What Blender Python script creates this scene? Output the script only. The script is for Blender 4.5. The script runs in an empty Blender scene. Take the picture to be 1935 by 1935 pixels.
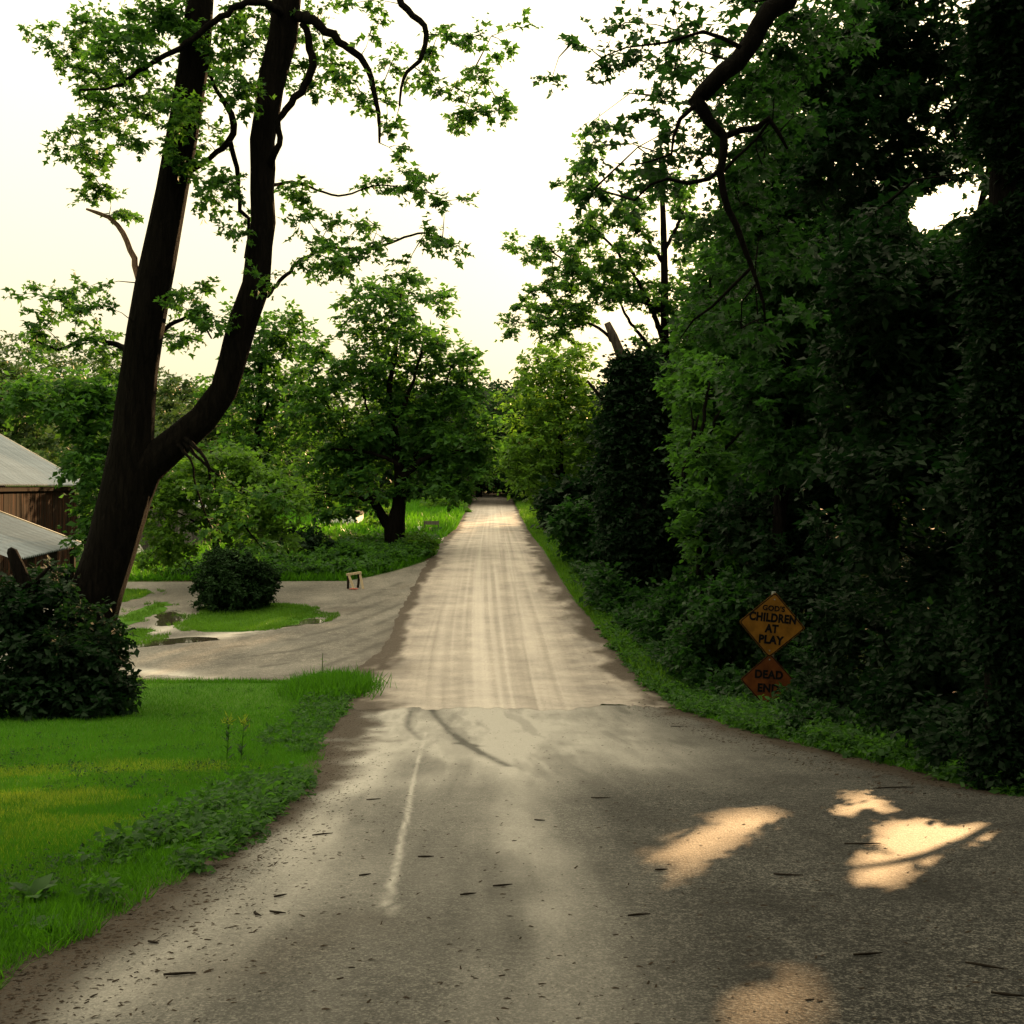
import bpy, math, random
import numpy as np
from mathutils import Vector, Matrix

# ------------------------------------------------------------------ camera, sky, sun, exposure
F, CX, HOR, EYE = 2225.0, 967.5, 920.0, 1.6        # focal length and horizon row of the 1935 px photograph
scn = bpy.context.scene
cam_d = bpy.data.cameras.new("camera"); cam = bpy.data.objects.new("camera", cam_d)
scn.collection.objects.link(cam); scn.camera = cam
cam_d.sensor_width = 36; cam_d.lens = 36 * F / 1935.0
cam_d.shift_y = -(967.5 - HOR) / 1935.0
cam_d.clip_start = 0.05; cam_d.clip_end = 3000
cam.location = (0, 0, EYE); cam.rotation_euler = (math.radians(90), 0, 0)

SUN = Vector((0.354, 1.0, 0.232)).normalized()
SUN_EL = math.asin(SUN.z); SUN_AZ = math.atan2(SUN.x, SUN.y)
world = bpy.data.worlds.new("World"); scn.world = world; world.use_nodes = True
wn = world.node_tree.nodes; wl = world.node_tree.links
sky = wn.new("ShaderNodeTexSky"); sky.sky_type = 'NISHITA'; sky.sun_disc = False
sky.sun_elevation = SUN_EL; sky.sun_rotation = SUN_AZ
sky.air_density = 1.0; sky.dust_density = 6.0; sky.ozone_density = 0.6
# thin bright overcast over the clear sky: cream, and brighter overhead than at the horizon as overcast skies are
tco = wn.new("ShaderNodeTexCoord"); sepz = wn.new("ShaderNodeSeparateXYZ"); wl.new(tco.outputs["Generated"], sepz.inputs[0])
grad = wn.new("ShaderNodeMapRange"); wl.new(sepz.outputs[2], grad.inputs[0])
grad.inputs[1].default_value = 0; grad.inputs[2].default_value = 1; grad.inputs[3].default_value = 0.30; grad.inputs[4].default_value = 1.30
cream = wn.new("ShaderNodeMix"); cream.data_type = 'RGBA'; cream.blend_type = 'MULTIPLY'; cream.inputs[0].default_value = 1
cream.inputs[6].default_value = (9.2, 8.15, 5.4, 1); wl.new(grad.outputs[0], cream.inputs[7])
warm = wn.new("ShaderNodeMix"); warm.data_type = 'RGBA'; warm.inputs[0].default_value = 0.93
wl.new(sky.outputs[0], warm.inputs[6]); wl.new(cream.outputs[2], warm.inputs[7])
wl.new(warm.outputs[2], wn["Background"].inputs[0]); wn["Background"].inputs[1].default_value = 0.1

sun_d = bpy.data.lights.new("sun", 'SUN'); sun_d.energy = 5.0; sun_d.angle = math.radians(0.5); sun_d.color = (1.0, 0.60, 0.27)
sun_o = bpy.data.objects.new("sun", sun_d); scn.collection.objects.link(sun_o)
sun_o.rotation_euler = SUN.to_track_quat('Z', 'Y').to_euler()

vs = scn.view_settings; vs.view_transform = 'Standard'; vs.look = 'None'; vs.gamma = 1; vs.use_curve_mapping = False
vs.exposure = 1.6
scn.render.engine = 'CYCLES'
scn.cycles.use_denoising = True
scn.cycles.max_bounces = 6; scn.cycles.diffuse_bounces = 3; scn.cycles.glossy_bounces = 2
scn.cycles.transmission_bounces = 4; scn.cycles.transparent_max_bounces = 4
scn.cycles.sample_clamp_indirect = 6

# ------------------------------------------------------------------ helpers
rng = np.random.default_rng(7); random.seed(7)
COL = scn.collection

def tag(o, label=None, cat=None, group=None, kind=None):
    if label: o['label'] = label
    if cat: o['category'] = cat
    if group: o['group'] = group
    if kind: o['kind'] = kind
    return o

def link(name, me, mat=None, parent=None):
    o = bpy.data.objects.new(name, me); COL.objects.link(o)
    if mat is not None and not me.materials: me.materials.append(mat)
    if parent is not None:
        o.parent = parent
        o.matrix_parent_inverse = Matrix.Translation(-Vector(parent.location)) if parent.type == 'EMPTY' else Matrix()
    return o

def empty(name, loc, label, cat, group=None):
    e = bpy.data.objects.new(name, None); COL.objects.link(e); e.location = loc; e.empty_display_size = 0.2
    return tag(e, label, cat, group)

def np_mesh(name, V, L, starts, smooth=False, attrs=None):
    me = bpy.data.meshes.new(name)
    V = np.ascontiguousarray(V, dtype=np.float32); L = np.ascontiguousarray(L, dtype=np.int32)
    me.vertices.add(len(V)); me.vertices.foreach_set("co", V.ravel())
    me.loops.add(len(L)); me.loops.foreach_set("vertex_index", L)
    starts = np.ascontiguousarray(starts, dtype=np.int32)
    me.polygons.add(len(starts)); me.polygons.foreach_set("loop_start", starts)
    if smooth: me.polygons.foreach_set("use_smooth", np.ones(len(starts), dtype=bool))
    for k, v in (attrs or {}).items():
        a = me.attributes.new(k, 'FLOAT', 'POINT'); a.data.foreach_set("value", np.ascontiguousarray(v, dtype=np.float32))
    me.update(calc_edges=True)
    return me

class MB:
    """collects boxes, prisms and tubes, then links them as ONE mesh object"""
    def __init__(s): s.V = []; s.Fc = []; s.n = 0
    def add(s, V, Fc):
        s.V.append(np.asarray(V, float)); s.Fc += [tuple(i + s.n for i in f) for f in Fc]; s.n += len(V)
    def box(s, c, size, rot=None):
        h = np.array(size) / 2
        P = np.array([[x, y, z] for x in (-1, 1) for y in (-1, 1) for z in (-1, 1)]) * h
        if rot is not None: P = P @ np.array(rot).T
        s.add(P + np.array(c), [(0, 1, 3, 2), (4, 6, 7, 5), (0, 4, 5, 1), (2, 3, 7, 6), (0, 2, 6, 4), (1, 5, 7, 3)])
    def bar(s, a, b, w, t, up=(0, 0, 1)):
        a = Vector(a); b = Vector(b); z = (b - a).normalized(); x = z.cross(Vector(up))
        if x.length < 1e-3: x = z.cross(Vector((0, 1, 0)))
        x.normalize(); y = z.cross(x)
        R = np.array([[x[i], y[i], z[i]] for i in range(3)])
        s.box((a + b) / 2, (w, t, (b - a).length), R)
    def tube(s, pts, rad, n=8, rough=0.0, cap=True):
        V, Fc = tube_geo(pts, rad, n, rough, cap); s.add(V, Fc)
    def build(s, name, mat, parent=None, smooth=False):
        V = np.concatenate(s.V); me = bpy.data.meshes.new(name)
        me.from_pydata(V.tolist(), [], s.Fc)
        if smooth: me.polygons.foreach_set("use_smooth", [True] * len(me.polygons))
        me.update()
        return link(name, me, mat, parent)

def resample(pts, rad, step):
    pts = np.asarray(pts, float); rad = np.asarray(rad, float)
    # Catmull-Rom through the given points
    P = np.vstack([2 * pts[0] - pts[1], pts, 2 * pts[-1] - pts[-2]])
    out, ro = [], []
    for i in range(len(pts) - 1):
        p0, p1, p2, p3 = P[i:i + 4]
        k = max(1, int(np.linalg.norm(p2 - p1) / step))
        for j in range(k):
            t = j / k
            out.append(0.5 * (2 * p1 + (p2 - p0) * t + (2 * p0 - 5 * p1 + 4 * p2 - p3) * t * t + (3 * p1 - p0 - 3 * p2 + p3) * t ** 3))
            ro.append(rad[i] * (1 - t) + rad[i + 1] * t)
    out.append(pts[-1]); ro.append(rad[-1])
    return np.array(out), np.array(ro)

def tube_geo(pts, rad, n=8, rough=0.0, cap=True):
    pts = np.asarray(pts, float); rad = np.asarray(rad, float); m = len(pts)
    T = np.gradient(pts, axis=0); T /= np.linalg.norm(T, axis=1, keepdims=True) + 1e-9
    x = np.cross(T[0], [0.13, 0.97, 0.2]); x /= np.linalg.norm(x); V = []
    a = np.arange(n) * 2 * np.pi / n
    ridge = rng.uniform(-1, 1, n)
    for i in range(m):
        x = x - T[i] * np.dot(x, T[i]); x /= np.linalg.norm(x) + 1e-9
        y = np.cross(T[i], x)
        r = rad[i] * (1 + rough * (0.6 * ridge + rng.uniform(-.6, .6, n))) if rough else np.full(n, rad[i])
        V.append(pts[i] + np.outer(np.cos(a) * r, x) + np.outer(np.sin(a) * r, y))
    V = np.concatenate(V); Fc = []
    for i in range(m - 1):
        for j in range(n):
            k = (j + 1) % n
            Fc.append((i * n + j, i * n + k, (i + 1) * n + k, (i + 1) * n + j))
    if cap:
        Fc.append(tuple(range(n))[::-1]); Fc.append(tuple((m - 1) * n + j for j in range(n)))
    return V, Fc

def hash2(i, j, s):
    h = (i.astype(np.int64) * 374761393 + j.astype(np.int64) * 668265263 + s * 974711) & 0x7fffffff
    h = ((h ^ (h >> 13)) * 1274126177) & 0x7fffffff
    return ((h ^ (h >> 16)) & 0xffff) / 65535.0

def vnoise(x, y, s=0):
    x = np.asarray(x, float); y = np.asarray(y, float)
    i = np.floor(x); j = np.floor(y); u = x - i; v = y - j; u = u * u * (3 - 2 * u); v = v * v * (3 - 2 * v)
    i = i.astype(np.int64); j = j.astype(np.int64)
    return (hash2(i, j, s) * (1 - u) + hash2(i + 1, j, s) * u) * (1 - v) + (hash2(i, j + 1, s) * (1 - u) + hash2(i + 1, j + 1, s) * u) * v

def fbm(x, y, s=0, o=4):
    t = 0; a = 0.5; q = 0
    for k in range(o):
        t = t + a * vnoise(np.asarray(x) * 2 ** k, np.asarray(y) * 2 ** k, s + k); q += a; a *= 0.55
    return t / q

def sstep(a, b, x):
    t = np.clip((np.asarray(x, float) - a) / (b - a), 0, 1); return t * t * (3 - 2 * t)

# ------------------------------------------------------------------ the lie of the land
# the lane drops away from the viewer, bottoms out by the driveway and climbs to the woods
TD = np.array([-60, -20, 0, 3.5, 7.7, 12, 16, 20.4, 24, 27.5, 37, 50, 62, 85, 125, 200, 400, 900.])
TZ = np.array([0.9, 0.5, 0.15, 0.0, -.615, -1.2, -1.74, -2.25, -2.39, -2.23, -1.89, -1.10, -.85, -.5, .2, .55, 3.0, 8.0])
_d = np.arange(-60, 900, 0.25); _z = np.interp(_d, TD, TZ)
_k = np.exp(-0.5 * (np.arange(-12, 13) * 0.25 / 1.0) ** 2); _k /= _k.sum()
_z = np.convolve(np.pad(_z, 12, mode='edge'), _k, mode='valid')
def zf(d, X=0.0):
    d = np.asarray(d, float); X = np.asarray(X, float)
    z = np.interp(d, _d, _z)
    dip = 2.05 * sstep(-15.0, -17.6, X) * sstep(27, 36, d) * (1 - sstep(78, 95, d))     # hollow the barn stands in
    bank = 0.5 * sstep(5.0, 11.0, X) * sstep(10, 16, d)
    return z - dip + bank
_dy = np.arange(3.0, 240, 0.05); _py = HOR + (EYE - zf(_dy)) / _dy * F
_py = np.minimum.accumulate(_py)
def dist(py): return float(np.interp(-py, -_py, _dy))
def G(px, py):                        # a point of the ground seen at a pixel of the photograph
    d = dist(py); X = (px - CX) / F * d
    return np.array([X, d, float(zf(d, X))])
def W(px, py, d): return np.array([(px - CX) / F * d, d, EYE + (HOR - py) / F * d])
def GX(px, d):
    X = (px - CX) / F * d; return np.array([X, d, float(zf(d, X))])

# ------------------------------------------------------------------ materials
def mat(name):
    m = bpy.data.materials.new(name); m.use_nodes = True; nt = m.node_tree
    return m, nt, nt.nodes, nt.links, nt.nodes["Principled BSDF"]

def ramp(nodes, pts):
    r = nodes.new("ShaderNodeValToRGB"); el = r.color_ramp.elements
    while len(el) < len(pts): el.new(0.5)
    for e, (p, c) in zip(el, pts): e.position = p; e.color = (*c, 1)
    return r

def noise(nodes, links, scale, detail=4, rough=0.6, vec=None, dist=0.0):
    n = nodes.new("ShaderNodeTexNoise"); n.inputs["Scale"].default_value = scale; n.inputs["Detail"].default_value = detail
    n.inputs["Roughness"].default_value = rough; n.inputs["Distortion"].default_value = dist
    if vec is not None: links.new(vec, n.inputs["Vector"])
    return n

def mixc(nodes, links, fac, a, b, blend='MIX'):
    m = nodes.new("ShaderNodeMix"); m.data_type = 'RGBA'; m.blend_type = blend
    for sock, v in ((m.inputs[0], fac), (m.inputs[6], a), (m.inputs[7], b)):
        if hasattr(v, 'links'): links.new(v, sock)
        else: sock.default_value = v if not isinstance(v, tuple) else (*v, 1)
    return m.outputs[2]

def math_n(nodes, links, op, a, b=None):
    m = nodes.new("ShaderNodeMath"); m.operation = op
    for i, v in enumerate((a, b)):
        if v is None: continue
        if hasattr(v, 'links'): links.new(v, m.inputs[i])
        else: m.inputs[i].default_value = v
    return m.outputs[0]

def attr(nodes, name):
    a = nodes.new("ShaderNodeAttribute"); a.attribute_name = name; return a.outputs["Fac"]

def bump(nodes, links, bsdf, h, strength, dist=0.02):
    b = nodes.new("ShaderNodeBump"); b.inputs["Strength"].default_value = strength; b.inputs["Distance"].default_value = dist
    links.new(h, b.inputs["Height"]); links.new(b.outputs[0], bsdf.inputs["Normal"])

def leaf_mat(name, dark, light, trans, tmix=0.42, rough=0.55, spec=0.16):
    m, nt, n, l, b = mat(name)
    t = attr(n, "tint")
    c = mixc(n, l, t, dark, light)
    l.new(c, b.inputs["Base Color"]); b.inputs["Roughness"].default_value = rough; b.inputs["Specular IOR Level"].default_value = spec
    tr = n.new("ShaderNodeBsdfTranslucent")
    ct = mixc(n, l, t, tuple(x * 0.6 for x in trans), trans); l.new(ct, tr.inputs[0])
    mx = n.new("ShaderNodeMixShader"); mx.inputs[0].default_value = tmix
    l.new(b.outputs[0], mx.inputs[1]); l.new(tr.outputs[0], mx.inputs[2])
    l.new(mx.outputs[0], n["Material Output"].inputs["Surface"])
    return m

M = {}
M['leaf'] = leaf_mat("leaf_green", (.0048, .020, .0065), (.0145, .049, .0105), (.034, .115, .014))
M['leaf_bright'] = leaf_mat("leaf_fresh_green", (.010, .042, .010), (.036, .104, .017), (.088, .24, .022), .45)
M['leaf_shaded'] = leaf_mat("leaf_shaded_green", (.0022, .0092, .004), (.007, .0235, .0075), (.012, .046, .009), 0.3, .6, .11)  # near-black copy of the leaf green, shade of the woods put into the colour
M['leaf_pale'] = leaf_mat("leaf_yellow_green", (.023, .068, .009), (.068, .15, .018), (.15, .32, .024), 0.48)
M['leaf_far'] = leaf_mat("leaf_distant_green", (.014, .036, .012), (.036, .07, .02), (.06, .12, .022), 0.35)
M['yew'] = leaf_mat("evergreen_needle", (.005, .016, .006), (.015, .04, .011), (.02, .05, .01), 0.2, .65, .06)
M['grass'] = leaf_mat("grass_blade", (.018, .074, .005), (.058, .188, .007), (.11, .34, .010), 0.4)
M['sunband_and_bloom'] = leaf_mat("grass_and_bloom_yellow", (.08, .15, .010), (.20, .28, .02), (.36, .48, .03), 0.4)  # yellow for the painted sun band on the lawn and the goldenrod heads

def bark_mat(name, c1, c2, sc=1.0, rough=0.95):
    m, nt, n, l, b = mat(name)
    tc = n.new("ShaderNodeTexCoord"); mp = n.new("ShaderNodeMapping"); mp.inputs["Scale"].default_value = (14 * sc, 14 * sc, 2.2 * sc)
    l.new(tc.outputs["Object"], mp.inputs["Vector"])
    a = noise(n, l, 1.0, 6, 0.65, mp.outputs[0], 0.6)
    r = ramp(n, [(0.35, c1), (0.68, c2)]); l.new(a.outputs["Fac"], r.inputs[0])
    l.new(r.outputs[0], b.inputs["Base Color"]); b.inputs["Roughness"].default_value = rough; b.inputs["Specular IOR Level"].default_value = 0.04
    bump(n, l, b, a.outputs["Fac"], 1.0, 0.12)
    return m
M['grass_lit'] = leaf_mat("grass_light_green", (.03, .09, .007), (.08, .18, .012), (.13, .31, .016), .42)
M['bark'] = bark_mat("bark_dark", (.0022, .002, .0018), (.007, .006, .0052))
M['bark_pale'] = bark_mat("bark_bare_reddish", (.12, .075, .055), (.26, .17, .13))
M['snag'] = bark_mat("bark_grey_deadwood", (.022, .018, .015), (.075, .062, .052))

def soil_mat():
    m, nt, n, l, b = mat("ground_soil_and_grass")
    tc = n.new("ShaderNodeTexCoord")
    a = noise(n, l, 0.35, 5, 0.6, tc.outputs["Object"]); c = noise(n, l, 9, 5, 0.7, tc.outputs["Object"])
    g = ramp(n, [(0.3, (.018, .045, .008)), (0.7, (.05, .10, .014))]); l.new(c.outputs["Fac"], g.inputs[0])
    s = ramp(n, [(0.3, (.03, .022, .014)), (0.7, (.07, .05, .032))]); l.new(c.outputs["Fac"], s.inputs[0])
    f = ramp(n, [(0.52, (0, 0, 0)), (0.66, (1, 1, 1))]); l.new(a.outputs["Fac"], f.inputs[0])
    l.new(mixc(n, l, f.outputs[0], g.outputs[0], s.outputs[0]), b.inputs["Base Color"])
    b.inputs["Roughness"].default_value = 1; b.inputs["Specular IOR Level"].default_value = 0.1
    bump(n, l, b, c.outputs["Fac"], 0.6, 0.05)
    return m
M['soil'] = soil_mat()

def turf_mat():
    m, nt, n, l, b = mat("turf_base")
    tc = n.new("ShaderNodeTexCoord")
    c = noise(n, l, 14, 6, 0.7, tc.outputs["Object"]); a = noise(n, l, 0.6, 3, 0.5, tc.outputs["Object"])
    g = ramp(n, [(0.3, (.014, .055, .005)), (0.75, (.04, .13, .009))]); l.new(c.outputs["Fac"], g.inputs[0])
    g2 = mixc(n, l, a.outputs["Fac"], g.outputs[0], (.055, .12, .012))
    l.new(g2, b.inputs["Base Color"]); b.inputs["Roughness"].default_value = 1; b.inputs["Specular IOR Level"].default_value = 0.1
    bump(n, l, b, c.outputs["Fac"], 0.7, 0.04)
    return m
M['turf'] = turf_mat()

def road_mat(name, dark, mid, pale, grain, brown=(.050, .036, .028), spec=0.12, rough=0.72):
    """attributes: dust (pale silt, and light painted on the asphalt), litter (brown leaf mould at the edges), track (darker wheel lines and patches, and shade painted at the lane end), wet"""
    m, nt, n, l, b = mat(name)
    tc = n.new("ShaderNodeTexCoord"); o = tc.outputs["Object"]
    fine = noise(n, l, grain, 3, 0.75, o); fine2 = noise(n, l, grain * 0.28, 4, 0.7, o)
    patch = noise(n, l, 0.9, 5, 0.62, o); spk = n.new("ShaderNodeTexVoronoi"); spk.inputs["Scale"].default_value = grain * 0.7; l.new(o, spk.inputs["Vector"])
    fm = math_n(n, l, 'ADD', math_n(n, l, 'MULTIPLY', fine.outputs["Fac"], 0.68), math_n(n, l, 'MULTIPLY', fine2.outputs["Fac"], 0.32))
    r = ramp(n, [(0.41, dark), (0.5, mid), (0.62, tuple((.55 if name == 'gravel_dirt' else 0.48) * x for x in pale))]); l.new(fm, r.inputs[0])
    pr = ramp(n, [(0.32, (.45, .45, .46)), (0.68, (1.25, 1.24, 1.2))]); l.new(patch.outputs["Fac"], pr.inputs[0])
    c = mixc(n, l, 1.0, r.outputs[0], pr.outputs[0], 'MULTIPLY')
    dust_and_light = attr(n, "dust_and_light")
    dn = math_n(n, l, 'MULTIPLY', dust_and_light, math_n(n, l, 'ADD', math_n(n, l, 'MULTIPLY', fm, 1.2), 0.3))
    c = mixc(n, l, dn, c, pale)
    tr = math_n(n, l, 'MULTIPLY', attr(n, "track_and_shade"), 0.75)
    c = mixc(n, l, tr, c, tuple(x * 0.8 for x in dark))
    lit = n.new("ShaderNodeMath"); lit.operation = 'MULTIPLY_ADD'
    l.new(fm, lit.inputs[0]); lit.inputs[1].default_value = 2.4; lit.inputs[2].default_value = -1.2
    lf = math_n(n, l, 'ADD', attr(n, "litter"), math_n(n, l, 'MULTIPLY', lit.outputs[0], attr(n, "litter")))
    lc = n.new("ShaderNodeClamp"); l.new(lf, lc.inputs[0])
    br = ramp(n, [(0.35, tuple(x * 0.3 for x in brown)), (0.62, brown)]); l.new(fm, br.inputs[0])
    c = mixc(n, l, lc.outputs[0], c, br.outputs[0])
    l.new(c, b.inputs["Base Color"])
    b.inputs["Specular IOR Level"].default_value = spec
    wet = attr(n, "wet")
    rr = n.new("ShaderNodeMapRange"); l.new(wet, rr.inputs[0]); rr.inputs[3].default_value = rough; rr.inputs[4].default_value = 0.12
    l.new(rr.outputs[0], b.inputs["Roughness"])
    hh = math_n(n, l, 'ADD', fm, math_n(n, l, 'MULTIPLY', spk.outputs["Distance"], 0.35))
    bump(n, l, b, hh, 0.75, 0.012)
    return m
M['asphalt'] = road_mat("asphalt_worn", (.005, .0053, .006), (.022, .0235, .026), (.37, .355, .34), 85)
M['gravel'] = road_mat("gravel_dirt", (.19, .165, .152), (.31, .275, .26), (.52, .475, .45), 45, spec=0.2, rough=0.8)
M['drive'] = road_mat("driveway_dirt", (.028, .0255, .024), (.060, .054, .050), (.38, .36, .34), 34, spec=0.25, rough=0.7)

def simple(name, col, rough=0.7, spec=0.3, var=0.25, scale=8, stretch=(1, 1, 1), metallic=0.0, objvar=0.0):
    m, nt, n, l, b = mat(name)
    tc = n.new("ShaderNodeTexCoord"); mp = n.new("ShaderNodeMapping"); mp.inputs["Scale"].default_value = stretch
    l.new(tc.outputs["Object"], mp.inputs["Vector"])
    a = noise(n, l, scale, 5, 0.65, mp.outputs[0])
    r = ramp(n, [(0.3, tuple(x * (1 - var) for x in col)), (0.7, tuple(min(1, x * (1 + var)) for x in col))]); l.new(a.outputs["Fac"], r.inputs[0])
    c = r.outputs[0]
    if objvar:
        oi = n.new("ShaderNodeObjectInfo"); rr = n.new("ShaderNodeMapRange"); l.new(oi.outputs["Random"], rr.inputs[0])
        rr.inputs[3].default_value = 1 - objvar; rr.inputs[4].default_value = 1 + objvar
        hv = n.new("ShaderNodeHueSaturation"); l.new(rr.outputs[0], hv.inputs["Value"]); l.new(c, hv.inputs["Color"]); c = hv.outputs[0]
    l.new(c, b.inputs["Base Color"]); b.inputs["Roughness"].default_value = rough; b.inputs["Specular IOR Level"].default_value = spec
    b.inputs["Metallic"].default_value = metallic
    bump(n, l, b, a.outputs["Fac"], 0.25, 0.01)
    return m
def board_mat():
    """weathered boards: rust brown with grey bleached patches, each board its own shade"""
    m, nt, n, l, b = mat("weathered_barn_board")
    tc = n.new("ShaderNodeTexCoord"); oi = n.new("ShaderNodeObjectInfo")
    ad = n.new("ShaderNodeVectorMath"); ad.operation = 'ADD'; l.new(tc.outputs["Object"], ad.inputs[0])
    cmb = n.new("ShaderNodeCombineXYZ"); l.new(math_n(n, l, 'MULTIPLY', oi.outputs["Random"], 57.0), cmb.inputs[0]); l.new(cmb.outputs[0], ad.inputs[1])
    mp = n.new("ShaderNodeMapping"); mp.inputs["Scale"].default_value = (9, 9, .55); l.new(ad.outputs[0], mp.inputs["Vector"])
    a = noise(n, l, 1, 6, .65, mp.outputs[0])
    r = ramp(n, [(.30, (.008, .006, .005)), (.50, (.010, .006, .004)), (.60, (.045, .014, .006)), (.74, (.024, .021, .018))]); l.new(a.outputs["Fac"], r.inputs[0])
    hv = n.new("ShaderNodeHueSaturation"); rr = n.new("ShaderNodeMapRange"); l.new(oi.outputs["Random"], rr.inputs[0]); rr.inputs[3].default_value = .45; rr.inputs[4].default_value = 1.3
    l.new(rr.outputs[0], hv.inputs["Value"]); l.new(r.outputs[0], hv.inputs["Color"]); l.new(hv.outputs[0], b.inputs["Base Color"])
    b.inputs["Specular IOR Level"].default_value = .04; b.inputs["Roughness"].default_value = .9; bump(n, l, b, a.outputs["Fac"], .4, .01)
    return m
M['board'] = board_mat()
M['greyboard'] = simple("grey_weathered_board", (.10, .095, .09), .9, .05, .4, 3, (8, 8, .6), objvar=.35)
M['tin'] = simple("galvanised_roof_sheet", (.15, .172, .20), .55, .2, .30, 1.5, (6, 1, 1), metallic=.2, objvar=.10)
M['trim'] = simple("pale_trim", (.45, .41, .35), .6, .3, .1)
M['wood'] = simple("raw_lumber", (.36, .29, .20), .8, .2, .2, 4, (10, 10, 1))
M['wood_dark'] = simple("dark_wood", (.022, .018, .015), .9, .05, .35, 4, (10, 10, 1))
M['yellow'] = simple("sign_yellow_faded", (.105, .049, .006), .7, .1, .4, 4)
M['orange'] = simple("sign_orange_faded", (.060, .019, .005), .75, .08, .5, 4)
M['black'] = simple("sign_black_paint", (.004, .004, .004), .8, .05, .2)
M['steel'] = simple("steel_post", (.12, .13, .12), .6, .4, .3)
M['white'] = simple("white_paint_weathered", (.72, .74, .74), .6, .3, .12)
M['tarp'] = simple("grey_tarpaulin", (.42, .40, .38), .7, .3, .25, 5)
M['pink'] = simple("red_cloth", (.42, .12, .10), .9, .1, .2)
M['chip'] = simple("bark_chip", (.035, .026, .02), .95, .1, .5, 6)
M['navy'] = simple("dark_green_paint", (.02, .035, .03), .6, .3, .2)

# ------------------------------------------------------------------ leaves
T_QUAD = (np.array([(0, 0, 0), (-.30, .45, .07), (0, 1, -.06), (.30, .45, .07)]), [(0, 1, 2), (0, 2, 3)])
T_LOBE = (np.array([(0, 0, 0), (-.50, .42, .07), (-.19, .52, .02), (0, 1, -.10), (.19, .52, .02), (.50, .42, .07)]), [(0, 1, 2), (0, 2, 3), (0, 3, 4), (0, 4, 5)])
T_BLADE = (np.array([(-.055, 0, 0), (.055, 0, 0), (.04, .6, .06), (0, 1, .22), (-.04, .6, .06)]), [(0, 1, 2), (0, 2, 4), (4, 2, 3)])
T_BLADE1 = (np.array([(-.07, 0, 0), (.07, 0, 0), (.015, 1, .12)]), [(0, 1, 2)])
T_NEEDLE = (np.array([(0, 0, 0), (-.11, .4, .03), (0, 1, 0), (.11, .4, .03)]), [(0, 1, 2), (0, 2, 3)])

def unit(v): return v / (np.linalg.norm(v, axis=-1, keepdims=True) + 1e-9)

def leaf_mesh(name, pos, axis, nrm, size, tint, tmpl, mt, parent=None):
    tv, tf = tmpl; N = len(pos); k = len(tv)
    axis = unit(axis); side = unit(np.cross(axis, nrm)); nrm = np.cross(side, axis)
    s = np.broadcast_to(np.asarray(size, float), (N,))[:, None, None]
    V = pos[:, None, :] + s * (tv[None, :, 0:1] * side[:, None, :] + tv[None, :, 1:2] * axis[:, None, :] + tv[None, :, 2:3] * nrm[:, None, :])
    f = np.array(tf); L = (np.arange(N)[:, None, None] * k + f[None]).reshape(-1)
    st = np.arange(N * len(f)) * 3
    me = np_mesh(name, V.reshape(-1, 3), L, st, attrs={"tint": np.repeat(np.clip(tint, 0, 1), k)})
    return link(name, me, mt, parent)

# straight shafts the low sun keeps open through the leaves: (ground pixel x, y, radius in metres)
GAPS = []
def gap_px(px, py, r): GAPS.append((G(px, py), r))
for a in [(1350, 1590, .28), (1400, 1555, .25), (1305, 1625, .20), (1445, 1542, .16), (1280, 1660, .13), (1625, 1508, .20), (1600, 1538, .15), (1655, 1525, .17),
          (1690, 1570, .17), (1720, 1595, .17), (1738, 1622, .17), (1665, 1655, .24), (1640, 1635, .18), (1820, 1580, .19), (1785, 1592, .17), (1855, 1572, .16), (1700, 1600, .20), (1680, 1540, .13),
          (1460, 1900, .19), (1490, 1930, .17), (1750, 1565, .15), (1770, 1605, .14), (1880, 1588, .12), (1270, 1610, .18), (1310, 1615, .26), (1335, 1600, .24)] + [
          (rng.uniform(0, 330), rng.uniform(1440, 1570), rng.uniform(.07, .13)) for _ in range(16)]:
    gap_px(a[0], a[1], a[2] * .84)
GAPS.append((np.array([0, 0, EYE]), .2))                                   # the sun itself seen through the crown
GAPS.append((np.array([.15, 0, EYE + .12]), .16)); GAPS.append((np.array([.45, 0, EYE + .22]), .14))
S3 = np.array(SUN)
def shafts(P, gaps=None):
    keep = np.ones(len(P), bool)
    for g, r in (GAPS if gaps is None else gaps):
        q = P - g; t = q @ S3; dd = np.linalg.norm(q - t[:, None] * S3, axis=1)
        wob = 1 + .35 * np.sin(P[:, 0] * 9 + P[:, 2] * 7) * np.sin(P[:, 1] * 5 + P[:, 2] * 11)
        keep &= ~((dd < (r + (0.006 * t if g[1] == 0 else 0)) * wob) & (t > 1.2))
    return keep

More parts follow.
